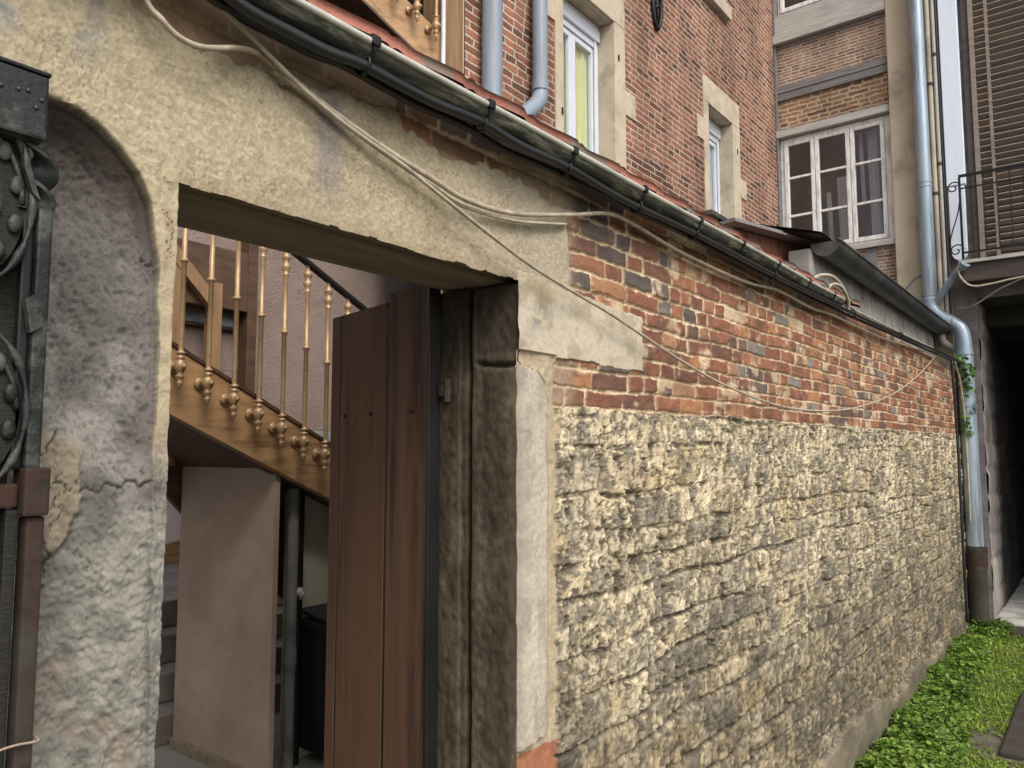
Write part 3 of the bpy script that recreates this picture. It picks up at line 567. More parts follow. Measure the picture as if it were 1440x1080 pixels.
# ------------------------------------------------------------------ roof edge, gutters and cables on the wall
rf = thing('tiled_roof', 'low roof edge of red clay interlocking tiles on top of the courtyard wall', 'roof', (2.4, 1.4, 2.5))
prof = []; xx = -1.38
vs = []; fs = []; cols_ = []
xr_ = np.arange(-1.38, 4.55, .011); yr_ = np.linspace(1.062, 1.92, 16)
XX, YY = np.meshgrid(xr_, yr_)
ph = ((XX-.98) % .222)/.222
lift = .008*np.exp(-((ph-.10)/.06)**2)+.008*np.exp(-((ph-1.10)/.06)**2)+.010*ss(.15,1.,ph)
lift += .006*vn(np.floor((XX-.98)/.222), np.floor((YY-1.07)/.33), 210)
ZZ = 2.474+.006*(XX-1)+(YY-1.075)*math.tan(R(17))+lift+.014*(((YY-1.075)/.33) % 1 < .06)
ztop = ZZ.copy()
k = np.arange(XX.size).reshape(XX.shape); qa = np.stack([k[:-1,:-1],k[:-1,1:],k[1:,1:],k[1:,:-1]], -1).reshape(-1, 4)
Vt = np.stack([XX,YY,ZZ], -1).reshape(-1, 3); Vb = Vt-np.array((0,0,.024)); nb = len(Vt)
front = np.stack([k[0,:-1],k[0,1:],k[0,1:]+nb,k[0,:-1]+nb], -1)
tc = np.array((.29,.118,.085))*(.45+1.0*fbm(XX*9, YY*9, 5, 211))[..., None]*(.8+.4*vn(np.floor((XX-.98)/.222), np.floor(YY*3), 212))[..., None]
tc = mixc(tc, np.broadcast_to(np.array((.17,.15,.12)), tc.shape), .8*ss(.46,.62,fbm(XX*9, YY*12, 5, 213)))
np_mesh('clay_tiles', np.concatenate([Vt, Vb]), np.concatenate([qa, qa[:, ::-1]+nb, front]), np.concatenate([tc.reshape(-1, 3)]*2), MASON, rf)
MB().box(-1.38, 4.55, 1.42, 1.9, 2.48, 2.51).build('eaves_board', 'lintel', rf)
gt = thing('front_gutter', 'half-round metal gutter with a bright lip under the red tile edge', 'gutter', (2.2, 1.09, 2.42))
g = MB(); n = 12; gx = list(np.arange(-1.38, 4.21, .12)); gz = lambda x: 2.425+.007*max(0, x-.7)-.004*(x > 3.5)
for x in gx:
    for ri in (.027, .0245):
        for a in range(n+1):
            t_ = math.pi+math.pi*a/n; g.v.append((x, 1.072+ri*math.cos(t_), gz(x)+ri*math.sin(t_)+.0015*math.sin(x*5)))
m2 = 2*(n+1)
for i in range(len(gx)-1):
    for a in range(n):
        g.f += [(i*m2+a, i*m2+a+1, (i+1)*m2+a+1, (i+1)*m2+a), (i*m2+n+1+a+1, i*m2+n+1+a, (i+1)*m2+n+1+a, (i+1)*m2+n+1+a+1)]
g.build('trough', 'gutter', gt, smooth=True)
lp = MB(); lp.tube([(x, 1.045, gz(x)+.004+.0015*math.sin(x*5)) for x in gx], .0072, 8); lp.build('rolled_lip', 'lip', gt, smooth=True)
for x in (.25, .925, 1.265, 1.603, 1.98, 2.37, 2.75, 3.14, 3.55, 3.95):
    w_ = MB()
    w_.tube([(x, 1.072+.029*math.cos(math.pi+math.pi*a/10), gz(x)+.029*math.sin(math.pi+math.pi*a/10)) for a in range(11)], .0045, 6)
    w_.box(x-.011, x+.011, 1.036, 1.058, gz(x)-.004, gz(x)+.016, .003); w_.build('bracket', 'blackmetal', gt, smooth='auto')
# heavy black cable clipped below the gutter
BLK = [(-1.3,2.41),(.2,2.415),(.45,2.43),(.579,2.418),(.627,2.398),(.678,2.388),(.761,2.388),(.836,2.389),(.911,2.398),(.992,2.396),(1.111,2.394),(1.259,2.402),(1.402,2.392),(1.613,2.40),(1.907,2.396),(2.357,2.404),(2.902,2.402),(3.4,2.408),(3.948,2.41),(5.5,2.445),(7.423,2.489),(8.3,2.50)]
cb_ = thing('black_cable', 'thick black cable clipped along the wall right below the gutter', 'cable', (2, 1.08, 2.4))
MB().tube(smooth_path([(x, 1.066, z-.004+.004*math.sin(x*5.3)) for x, z in BLK], 6), [.0112 if i < 80 else .0098 for i in range(6*(len(BLK)-1)+1)], 10).build('sheath', 'cable', cb_, smooth=True)
cb2 = thing('second_black_cable', 'thinner black cable running against the bricks behind the thick one', 'cable', (2, 1.1, 2.38))
MB().tube(smooth_path([(x, 1.112-.004*math.sin(x*4), z+.004+.003*math.sin(x*3.1)) for x, z in BLK], 6), .009, 8).build('sheath', 'cable', cb2, smooth=True)
for x, z in ((.923,2.398),(1.264,2.402),(1.603,2.40),(1.98,2.397),(2.374,2.404),(3.14,2.405),(4.4,2.42),(5.6,2.447),(6.9,2.475)):
    c_ = MB(); c_.tube([(x, 1.072+.018*math.cos(a), z-.003+.019*math.sin(a)) for a in np.linspace(0, 6.283, 15)], .004, 6, cap=False)
    pass
    c_.build('clip', 'blackmetal', cb_, smooth=True)
for name, dz, dy, r_, lab in (('thin_cable_bundle', .030, 1.118, .0065, 'thin pale cable lying on the black cables at the far wall end'),):
    w_ = thing(name, lab, 'cable', (5, 1.1, 2.5))
    MB().tube(smooth_path([(x, dy-.015, 2.425+.0165*(x-3.9)+dz) for x in np.linspace(4.1, 8.45, 9)], 4), r_, 7).build('sheath', 'wire', w_, smooth=True)
    MB().tube(smooth_path([(x, dy-.03, 2.405+.0165*(x-3.9)+dz+.012*math.sin(x)) for x in np.linspace(4.1, 8.45, 9)], 4), .006, 7).build('second_sheath', 'cable', w_, smooth=True)
w_ = thing('cable_loop', 'spare loop of pale cable sticking up beside the end of the front gutter', 'cable', (4.2, 1.1, 2.5))
MB().tube(smooth_path([(3.72,1.09,2.475),(3.85,1.085,2.53),(4.05,1.08,2.562),(4.25,1.08,2.54),(4.36,1.085,2.48),(4.38,1.09,2.44)], 6), .009, 8).build('sheath', 'wire', w_, smooth=True)
MB().tube(smooth_path([(3.9,1.07,2.455),(4.0,1.065,2.51),(4.15,1.06,2.52),(4.27,1.06,2.47),(4.30,1.07,2.42)], 6), .008, 8).build('inner_loop', 'wire', w_, smooth=True)
CA = [(.40,2.62),(.47,2.50),(.529,2.359),(.552,2.325),(.581,2.309),(.623,2.311),(.692,2.340),(.740,2.352),(.769,2.345),(.822,2.333),(.904,2.309),(1.031,2.277),(1.155,2.253),(1.27,2.235),(1.453,2.251),(1.705,2.31),(1.892,2.358),(2.062,2.364),(2.357,2.35),(2.715,2.341),(3.041,2.354),(3.339,2.374),(3.846,2.37),(4.215,2.387),(5.336,2.395),(6.79,2.458),(8.2,2.50)]
w_ = thing('white_cable', 'whitish cable looping over the render and on along the brick courses to the far end', 'cable', (2, 1.12, 2.3))
MB().tube(smooth_path([(x, 1.122+.006*math.sin(x*9)-(.012 if .53 < x < .7 else 0), z) for x, z in CA], 5), [min(.0042+.0010*i/30, .0062) for i in range(5*(len(CA)-1)+1)], 8).build('sheath', 'wire', w_, smooth=True)
CB = [(.55,2.43),(.651,2.394),(.718,2.366),(.750,2.350),(.838,2.312),(.939,2.281),(1.071,2.252),(1.2,2.214),(1.345,2.172),(1.511,2.128),(1.703,2.093),(1.887,2.062),(2.097,2.018),(2.394,1.958),(2.756,1.904),(3.294,1.862),(3.904,1.869),(4.573,1.917),(5.472,2.041),(6.318,2.223),(6.99,2.408),(7.2,2.47)]
w_ = thing('drooping_cable', 'thin pale cable sagging in a long curve down across the stone block and the bricks', 'cable', (3, 1.12, 2.0))
MB().tube(smooth_path([(x, 1.112-.012*math.exp(-((x-3.4)/1.2)**2), z) for x, z in CB], 5), .0046, 8).build('sheath', 'wire', w_, smooth=True)
w_ = thing('twin_cable', 'second pale cable lying close under the white one across the render', 'cable', (1, 1.13, 2.3))
MB().tube(smooth_path([(x, 1.130, z-.011-.006*math.sin(x*5)) for x, z in CA[8:15]]+[Vector((1.60,1.13,2.262)), Vector((1.70,1.135,2.285))], 5), .0042, 8).build('sheath', 'wire', w_, smooth=True)
w_ = thing('wall_cable', 'black cable running straight down the far end of the wall beside the grey downpipe', 'cable', (8, 1.1, 1.2))
MB().tube(smooth_path([(7.95,1.105,2.50),(8.0,1.10,2.0),(8.03,1.10,1.57),(8.03,1.10,.9),(8.05,1.10,.15)], 6), .013, 8).build('sheath', 'cable', w_, smooth=True)
w_ = thing('dangling_cord', 'loose pale cord hanging behind the grey downpipe near the climbing plant', 'cable', (8.4, 1.1, 2))
MB().tube(smooth_path([(8.1,1.10,2.50),(8.30,1.09,2.3),(8.42,1.085,1.95),(8.45,1.085,1.4),(8.43,1.085,1.0)], 6), .008, 7).build('sheath', 'wire', w_, smooth=True)
# parapet and dark gutter at the far end
pp = thing('roof_parapet', 'grey concrete upstand on the far end of the wall below a dark gutter', 'parapet', (6.5, 1.4, 2.5))
MB().box(4.56, 8.64, 1.335, 1.46, 2.492, 2.86, .008).build('upstand', 'concrete', pp)
MB().add([(4.5,1.25,2.93),(8.64,1.25,2.93),(8.64,2.55,3.33),(4.5,2.55,3.33)], [(0,1,2,3)]).add([(4.5,1.25,2.915),(8.64,1.25,2.915),(8.64,2.55,3.315),(4.5,2.55,3.315)], [(0,3,2,1)]).build('roof_sheet', 'darkzinc', pp)
g2 = thing('dark_gutter', 'large dark zinc gutter with a rounded end cap above the concrete upstand', 'gutter', (6.6, 1.28, 2.87))
g = MB(); n = 14; gx = [4.62+(8.62-4.62)*i/16 for i in range(17)]
for x in gx:
    for ri in (.082, .077):
        for a in range(n+1):
            t_ = math.pi+math.pi*a/n; g.v.append((x, 1.262+ri*math.cos(t_), 2.895+ri*math.sin(t_)))
m2 = 2*(n+1)
for i in range(len(gx)-1):
    for a in range(n):
        g.f += [(i*m2+a, i*m2+a+1, (i+1)*m2+a+1, (i+1)*m2+a), (i*m2+n+1+a+1, i*m2+n+1+a, (i+1)*m2+n+1+a, (i+1)*m2+n+1+a+1)]
g.build('trough', 'darkzinc', g2, smooth=True)
cp = MB(); cp.prism([(4.612, 1.262+.083*math.cos(math.pi+math.pi*a/n), 2.895+.083*math.sin(math.pi+math.pi*a/n)) for a in range(n+1)], (.008,0,0)); cp.build('end_cap', 'darkzinc', g2)
MB().tube([(4.6,1.18,2.897),(8.62,1.18,2.897)], .009, 8).build('rolled_lip', 'darkzinc', g2, smooth=True)
MB().tube(smooth_path([(8.50,1.262,2.83),(8.52,1.24,2.74),(8.55,1.14,2.66),(8.57,1.08,2.60)], 5), .032, 10).build('outlet', 'concrete', g2, smooth=True)
hu = thing('timber_hutch', 'small red-brown boarded box with a thin flat roof standing on the wall top', 'box', (4.4, 1.6, 2.5))
Mh = Matrix.Translation((4.86,1.42,0)) @ Matrix.Rotation(R(-16), 4, 'Z')
bx_ = MB()
for i in range(6): bx_.box(-.74+i*.118, -.74+i*.118+.112, 0, .03, 2.5, 2.935, .004, M=Mh)
bx_.box(-.035, -.008, .032, .7, 2.5, 2.935, .003, M=Mh); bx_.build('boards', 'hutch', hu)
tp_ = MB(); tp_.box(-.82, .06, -.07, .75, 2.945, 2.957, .003, M=Mh); tp_.box(-.80, .045, -.05, .75, 2.960, 2.976, .003, M=Mh); tp_.build('flat_roof', 'beam', hu)

# ------------------------------------------------------------------ iron gate (left edge)
ig = thing('iron_gate', 'ornate wrought iron gate with scrolls and a rusty lower bar at the left edge', 'gate', (.0, 1.1, 0))
YG = 1.09
b = MB(); b.box(.30, .3865, 1.055, 1.10, 2.066, 2.150, .004); b.box(.30, .388, 1.053, 1.102, 2.1505, 2.156, .003); brk = b.build('bracket_plate', 'iron', ig)
for x, z in ((.351,2.122),(.362,2.124),(.378,2.117),(.372,2.105),(.332,2.12)):
    MB().ball((x, 1.0545, z), .0030, (1,.7,1), 8).build('rivet', 'darkzinc', brk, smooth=True)
# twisted bar made of a square section
tv = []; tf = []; nt_ = 60; flat_ = [(.022,.004),(-.022,.004),(-.022,-.004),(.022,-.004)]
for i in range(nt_+1):
    z = 2.066-.085*i/nt_; a0 = 2*math.pi*.95*i/nt_+.6
    for fx_, fy_ in flat_: tv.append((.388+.005*math.sin(i/nt_*3)+fx_*math.cos(a0)-fy_*math.sin(a0), YG+fx_*math.sin(a0)+fy_*math.cos(a0), z))
tf = [(i*4+k, i*4+(k+1) % 4, (i+1)*4+(k+1) % 4, (i+1)*4+k) for i in range(nt_) for k in range(4)]
MB().add(tv, tf).build('twisted_bar', 'iron', ig, smooth='auto')
MB().box(.390, .4085, 1.078, 1.106, 1.648, 1.985, .004).build('stile', 'iron', ig)
MB().box(.376, .389, 1.086, 1.10, 1.648, 2.03, .003).build('inner_stile', 'blackmetal', ig)
MB().box(.388, .4185, 1.070, 1.112, 1.589, 1.650, .004).build('collar', 'rust', ig)
MB().box(.395, .417, 1.078, 1.106, .02, 1.588, .004).build('lower_bar', 'rust', ig); MB().box(.374, .389, 1.086, 1.10, .02, 1.598, .003).build('inner_bar', 'sheet', ig)
for cx, cz, rx, rz in ((.325,1.985,.058,.108),(.333,1.722,.056,.098)):
    MB().prism([(cx+rx*.9*math.cos(a), YG-.004, cz+rz*.9*math.sin(a)) for a in np.linspace(0, 2*math.pi, 48, endpoint=False)], (0,.008,0)).build('cast_disc', 'sheet', ig)
    MB().tube([(cx+rx*math.cos(a), YG-.010, cz+rz*math.sin(a)) for a in np.linspace(-2.6, 2.6, 48)], [.0042+.0016*math.cos(a*9) for a in np.linspace(-2.6, 2.6, 48)], 8).build('scroll', 'iron', ig, smooth=True)
    for q in range(3):
        r0 = .80-.26*q
        MB().tube([(cx+rx*(r0-.03*a)*math.cos(a+q*1.7), YG-.008, cz+rz*(r0-.03*a)*math.sin(a+q*1.7)) for a in np.linspace(0, 5, 40)], [.0036-.0006*a for a in np.linspace(0, 5, 40)], 7).build('inner_scroll', 'iron', ig, smooth=True)
    for a in (-1.0, -.35, .3, .95):
        MB().ball((cx+rx*.72*math.cos(a), YG-.008, cz+rz*.72*math.sin(a)), .0085, (1,.6,1.5), 10).build('leaf_boss', 'iron', ig, smooth=True)
MB().prism([(.366,YG-.02,2.06),(.376,YG-.02,2.03),(.388,YG-.02,1.992),(.379,YG-.02,2.00),(.368,YG-.02,2.03)], (0,.012,0)).build('leaf_ornament', 'iron', ig); lf = MB(); lf.prism([(.378,YG-.02,1.86),(.402,YG-.02,1.882),(.399,YG-.02,1.83),(.385,YG-.02,1.82)], (0,.012,0)); lf.build('leaf_ornament', 'iron', ig)
MB().box(-.88, .385, 1.118, 1.124, .05, 2.10).build('backing_sheet', 'sheet', ig)
for x in (-.85, -.28, .02): MB().box(x, x+.02, 1.08, 1.105, .02, 2.12, .004).build('upright', 'iron', ig)
for za in (1.60, .10): MB().box(-.88, .386, 1.082, 1.104, za, za+.03, .004).build('rail', 'rust', ig)
w_ = thing('tie_wire', 'short pinkish wire tied round the bottom of the rusty gate bar', 'wire', (.4, 1.06, 1.3))
MB().tube(smooth_path([(.30,1.072,1.312),(.365,1.070,1.313),(.392,1.072,1.314),(.418,1.072,1.312),(.422,1.082,1.312),(.422,1.108,1.313)], 5), .0016, 6).build('strand', 'pinklow', w_, smooth=True)

# ------------------------------------------------------------------ wooden gate leaf, opened inwards
wg = thing('wooden_gate', 'dark brown plank gate leaf standing open inside the doorway', 'gate', (1.50, 1.40, .27))
p0 = Vector((1.492,1.415,0)); p1 = Vector((1.612,1.965,0)); dirv = (p1-p0).normalized(); nrm = Vector((-dirv.y, dirv.x, 0))
Lg = (p1-p0).length; Mg = Matrix(((dirv.x, nrm.x, 0, p0.x),(dirv.y, nrm.y, 0, p0.y),(0,0,1,0),(0,0,0,1)))
tops = [2.125, 2.100, 2.100]; ws = [0, .215, .495, Lg]
b = MB()
for i in range(3): b.box(ws[i]+.005, ws[i+1]-.005, -.002, .028-.002*(i == 0), .29, tops[i], .003, M=Mg)
b.build('boards', 'gatewood', wg)
for za, zb in ((1.72,1.83),(.55,.66)): MB().box(.01, Lg-.01, -.036, -.005, za, zb, .004, M=Mg).build('ledge', 'gatewood', wg)
for ua, ub in ((.2105,.2195),(.4905,.4995)): MB().box(ua, ub, -.0015, .0262, .30, 2.09, 0, M=Mg).build('gap_shade_strip', 'blackmetal', wg)  # black filler added to paint the shade in the board gaps
for z, u in ((1.78,.08),(1.78,.30),(1.78,.46),(.6,.08),(.6,.3),(.6,.46)): MB().ball(tuple(Mg @ Vector((u,.030,z))), .005, (1,1,1), 8).build('nail_head', 'blackmetal', wg, smooth=True)
MB().box(-.012, -.001, -.004, .034, .295, 2.118, .003, M=Mg).build('edge_shade_strip', 'blackmetal', wg)  # black strip stands in for shade on the hinge end of the leaf
b = MB(); b.tube([(1.487,1.372,1.80),(1.487,1.372,1.86)], .009, 8); b.box(1.480,1.50,1.366,1.40,1.815,1.845,.003); b.build('hinge_pin', 'castiron', wg, smooth='auto')

# ------------------------------------------------------------------ staircases behind the doorway
def baluster_profile(hh):
    foot = [(.0012,-.139),(.006,-.128),(.0125,-.116),(.0125,-.112),(.007,-.106),(.015,-.095),(.018,-.088),(.009,-.080),(.013,-.074),(.021,-.060),(.023,-.048),(.019,-.034),(.011,-.026),(.017,-.020),(.017,-.014),(.010,-.010),(.012,-.006),(.0185,-.002),(.0185,.003),(.010,.007),(.010,.012)]
    ring = [(.010,.352),(.014,.355),(.018,.362),(.014,.369),(.010,.372)]
    top = [(.010,hh-.13),(.014,hh-.122),(.014,hh-.116),(.0085,hh-.11),(.015,hh-.098),(.020,hh-.085),(.015,hh-.072),(.009,hh-.066),(.016,hh-.052),(.020,hh-.042),(.015,hh-.03),(.009,hh-.024),(.009,hh)]
    return foot+ring+top
def make_baluster(parent, hh):
    o = MB().lathe(baluster_profile(hh), n=14).build('baluster', 'brass', parent, smooth=True)
    r_ = MB(); r_.tube([(0,-.004,-.048),(0,.030,-.048),(0,.062,-.050)], [.013,.010,.012], 10); r_.ball((0,.060,-.050), .024, (1,.45,1), 12); r_.ball((0,.048,-.050), .014, (1,.6,1), 10)
    r_.ball((.004,-.022,-.052), .010, (1,.8,1), 10)
    r_.build('rosette_bracket', 'brass', o, smooth=True)
    return o
def place(o, loc): o.location = Vector(loc)
def copy_part(o, parent, loc):
    c = o.copy(); C.objects.link(c); c.parent = parent; c.matrix_parent_inverse = world_of(parent).inverted(); c.location = Vector(loc)
    for ch in o.children: d = ch.copy(); C.objects.link(d); d.parent = c
    return c
st = thing('staircase', 'wooden stair flight with bronze balusters seen through the doorway, going down to the right', 'staircase', (1.8, 3.2, .25))
SL = -.484
b = MB(); xa_, xb_ = .95, 3.05
ztop_ = lambda x: 2.098-.497*(x-1.497); zbot_ = lambda x: 1.832-.462*(x-1.497)
b.prism([(xa_,2.87,zbot_(xa_)),(xb_,2.87,zbot_(xb_)),(xb_,2.87,ztop_(xb_)),(xa_,2.87,ztop_(xa_))], (0,.05,0)); b.build('stringer', 'stair', st)
b = MB(); b.prism([(xa_,2.864,zbot_(xa_)-.016),(xb_,2.864,zbot_(xb_)-.016),(xb_,2.864,zbot_(xb_)-.002),(xa_,2.864,zbot_(xa_)-.002)], (0,.06,0))
b.prism([(xa_,2.862,ztop_(xa_)+.002),(xb_,2.862,ztop_(xb_)+.002),(xb_,2.862,ztop_(xb_)+.018),(xa_,2.862,ztop_(xa_)+.018)], (0,.066,0)); b.build('stringer_moulding', 'stairdark', st)
b = MB(); b.prism([(xa_,2.925,zbot_(xa_)+.01),(xb_,2.925,zbot_(xb_)+.01),(xb_,2.925,zbot_(xb_)+.04),(xa_,2.925,zbot_(xa_)+.04)], (0,.80,0)); b.build('soffit', 'stairdark', st)
b = MB(); b.prism([(1.5,3.68,2.02),(3.0,3.68,1.14),(3.0,3.68,.60),(2.30,3.68,1.14),(2.06,3.68,1.36),(1.918,3.68,1.505),(1.60,3.68,1.82),(1.5,3.68,1.90)], (0,.04,0)); b.build('inner_stringer', 'stairdark', st)
b = MB(); x = xa_
while x < 2.95:
    z = zbot_(x)+.12; b.box(x, x+.30, 2.925, 3.72, z, z+.03); x += .27
b.build('treads', 'stairdark', st)
bal0 = None
for i in range(-4, 12):
    x = 1.530+.1163*i; loc = (x, 2.80, 2.047-.0560*i-.0004*i*i*0)
    if bal0 is None: bal0 = make_baluster(st, .735-.0); place(bal0, loc)
    else: copy_part(bal0, st, loc)
h0 = lambda x: 2.047+.732-.0560/.1163*(x-1.53)
b = MB(); b.prism([(.9,2.775,h0(.9)),(2.9,2.775,h0(2.9)),(2.9,2.775,h0(2.9)+.016),(.9,2.775,h0(.9)+.016)], (0,.04,0)); b.build('handrail', 'blackmetal', st)
us_ = thing('upper_staircase', 'upper wooden stair flight with bronze balusters high above the tiled roof edge', 'staircase', (2.6, 3.0, 3.9))
ang = R(-18); q0 = Vector((3.03, 2.855, 3.77)); D = Vector((-math.cos(ang), -math.sin(ang), 0)); S2 = .60
P = lambda t, dz: q0+D*t+Vector((0,0,S2*t+dz)); nn = Vector((-D.y, D.x, 0))*-.05
if nn.y < 0: nn = -nn
b = MB(); b.prism([P(0,.0), P(1.6,.0), P(1.6,.24), P(0,.24)], nn); b.build('stringer', 'stair', us_)
b = MB(); b.prism([P(0,-.018)-nn*.15, P(1.6,-.018)-nn*.15, P(1.6,-.002)-nn*.15, P(0,-.002)-nn*.15], nn*1.3); b.build('stringer_moulding', 'stairdark', us_)
b = MB(); b.prism([P(0,.02)+nn, P(1.6,.02)+nn, P(1.6,.05)+nn, P(0,.05)+nn], nn*14); b.build('soffit', 'stairdark', us_)
for i in range(9):
    p = P(.075+.118*i, .245)-nn*1.35
    copy_part(bal0, us_, p)
# stairwell shell
sw = thing('stairwell', 'pinkish roughcast stairwell behind the flight with bare timber posts', 'building', (2, 4, .25))
MB().box(-.6, 4.3, 5.60, 5.75, .25, 2.6).build('back_wall', 'pinklight', sw)
MB().box(1.72, 4.3, 3.76, 3.86, 1.80, 3.05).build('landing_wall', 'pink', sw)
MB().box(2.03, 2.055, 2.885, 3.655, .25, 1.60).build('pier_wall', 'pinklow', sw)
MB().box(2.012, 2.028, 2.885, 3.655, .25, .30, .004).build('skirting', 'lintel', sw)
MB().box(-.62, -.5, 2.9, 5.6, .25, 2.6).build('side_wall', 'pink', sw)
MB().box(.4, 3.24, 3.6, 3.72, 3.1, 6.2).box(1.9, 3.24, 2.95, 3.6, 6.22, 6.32).build('painted_gloom_panel', 'room', sw)  # near-black panels paint the gloom of the upper stairwell
MB().box(1.72, 2.345, 3.62, 3.75, 2.415, 2.735, .006).build('trimmer_beam', 'stairdark', sw)
MB().box(2.350, 2.408, 3.63, 3.75, 1.90, 2.86, .004).build('corner_post', 'stairdark', sw)
MB().box(2.118, 2.172, 3.58, 3.66, 1.60, 2.535, .005).box(1.885, 1.945, 3.57, 3.65, 1.60, 2.62, .005).build('post', 'post', sw)
b = MB(); b.prism([(1.60,3.565,2.90),(2.115,3.565,2.385),(2.115,3.565,2.475),(1.60,3.565,2.99)], (0,.05,0)); b.build('slanting_rail', 'post', sw)
MB().box(1.95, 2.34, 3.735, 3.755, 2.345, 2.53).build('landing_window', 'blueglass', sw)
MB().box(1.95, 2.34, 3.725, 3.757, 2.325, 2.342).build('window_sill', 'stairdark', sw)
MB().box(2.283, 3.24, 3.06, 3.16, .25, 1.55).build('mossy_wall', 'greenwall', sw)
ss_ = thing('stone_steps', 'worn stone steps rising behind the pink pier wall', 'steps', (2.4, 4.2, .25))
b = MB()
for i in range(4): b.box(1.4, 3.4, 3.70+.17*i, 5.58, .25+.148*i, .25+.148*(i+1)-.002, .012)
b.build('treads', 'stonestep', ss_)
bd = MB(); bd.prism([(2.3,5.56,.86),(3.4,5.56,1.06),(3.4,5.56,.845),(2.3,5.56,.845)], (0,.03,0)); bd.build('sloping_skirting', 'stair', ss_)
pi_ = thing('grey_waste_pipe', 'upright greenish waste pipe beside the end of the pink pier wall', 'pipe', (2.20, 3.0, .25))
b = MB(); b.tube([(2.205,2.99,.25),(2.205,2.99,1.50)], .026, 12); b.tube([(2.205,2.99,.70),(2.205,2.99,.78)], .031, 12); b.build('pipe', 'concrete', pi_, smooth='auto')
b = MB(); b.tube([(2.264,3.02,.25),(2.264,3.02,1.49)], .021, 12); b.build('dark_conduit', 'blackmetal', pi_, smooth='auto')
b = MB(); b.ball((2.235,2.97,1.03), .022); b.tube([(2.235,2.965,1.0),(2.235,2.94,1.03)], .009, 8); b.build('tap', 'lip', pi_, smooth=True)
bn = thing('wheelie_bin', 'black plastic wheelie bin standing behind the open plank gate', 'bin', (2.46, 3.0, .25))
b = MB(); b.prism([(2.32,2.84,.30),(2.68,2.84,.30),(2.71,2.80,.86),(2.29,2.80,.86)], (0,.24,0)); b.build('body', 'bin', bn)
b = MB(); b.prism([(2.275,2.775,.862),(2.725,2.775,.862),(2.725,2.775,.89),(2.275,2.775,.89)], (0,.27,0)); b.prism([(2.29,2.80,.891),(2.71,2.80,.891),(2.71,3.05,.925),(2.29,3.05,.925)], (0,0,.012)); b.build('lid', 'bin', bn)
b = MB(); b.box(2.26, 2.72, 2.755, 2.78, .81, .85, .006); b.build('rim', 'bin', bn)

# ------------------------------------------------------------------ red brick house
HB = 2.87; FX = 8.70
def holes_wall(b, axis, c, u0, u1, z0, z1, holes):
    us_c = sorted({u0, u1, *[h[0] for h in holes], *[h[1] for h in holes]}); zs_c = sorted({z0, z1, *[h[2] for h in holes], *[h[3] for h in holes]})
    for i in range(len(us_c)-1):
        for j in range(len(zs_c)-1):
            um, zm = (us_c[i]+us_c[i+1])/2, (zs_c[j]+zs_c[j+1])/2
            if any(h[0] < um < h[1] and h[2] < zm < h[3] for h in holes): continue
            q = [(us_c[i],zs_c[j]),(us_c[i+1],zs_c[j]),(us_c[i+1],zs_c[j+1]),(us_c[i],zs_c[j+1])]
            b.add([(u, c, z) if axis == 0 else (c, u, z) for u, z in q], [(0,1,2,3)])
    return b
bh = thing('brick_house', 'tall red brick house with pale stone window surrounds behind the courtyard wall', 'house', (6, 2.9, 0))
W1 = (4.26, 4.965, 3.45, 4.985); W2 = (6.735, 7.325, 3.9, 4.985); W3 = (6.40, 7.06, 6.17, 7.6)
b = MB(); holes_wall(b, 0, HB, 3.24, FX, .25, 9.2, [W1, W2, W3]); b.build('wall', 'brickB', bh)
b = MB(); b.box(3.242, FX, 3.36, 3.5, .25, 9.2); b.box(3.242, 3.36, HB+.003, 3.36, .25, 9.2); b.build('inner_wall', 'room', bh)
def surround(w, wl, wr, head, teeth, sill):
    x0, x1, z0, z1 = w; pr = HB-.012; b = MB()
    b.box(x0-wl, x0-.0, pr, HB+.19, z0, z1, .006); b.box(x1+.0, x1+wr, pr, HB+.19, z0, z1, .006)
    b.box(x0-wl, x1+wr, pr, HB+.19, z1+.003, z1+head, .006)
    if sill: b.box(x0-wl-.02, x1+wr+.02, pr-.05, HB+.19, z0-.14, z0-.002, .008)
    for side, za, zb in teeth:
        if side < 0: b.box(x0-wl-.14, x0-wl-.002, pr+.001, HB+.05, za, zb, .005)
        else: b.box(x1+wr+.002, x1+wr+.16, pr+.001, HB+.05, za, zb, .005)
    return b
s1 = surround(W1, .095, .165, .32, [(1,4.30,4.50),(-1,4.62,4.92)], 1).build('window_surround', 'cream', bh); s2 = surround(W2, .11, .19, .25, [(1,4.27,4.47),(-1,4.58,4.80)], 0).build('window_surround', 'cream', bh)
s3 = surround(W3, .10, .17, .2, [], 1).build('window_surround', 'cream', bh)
MB().box(6.55, 7.75, HB-.10, HB+.15, 3.84, 3.885, .004).build('lead_flashing', 'darkzinc', bh)
for x, z in ((W1[1]+.05,4.69),(W2[1]+.10,4.70),(W1[0]-.03,3.98)): MB().box(x, x+.016, HB-.020, HB-.011, z, z+.05, .003).build('shutter_pintle', 'blackmetal', bh)
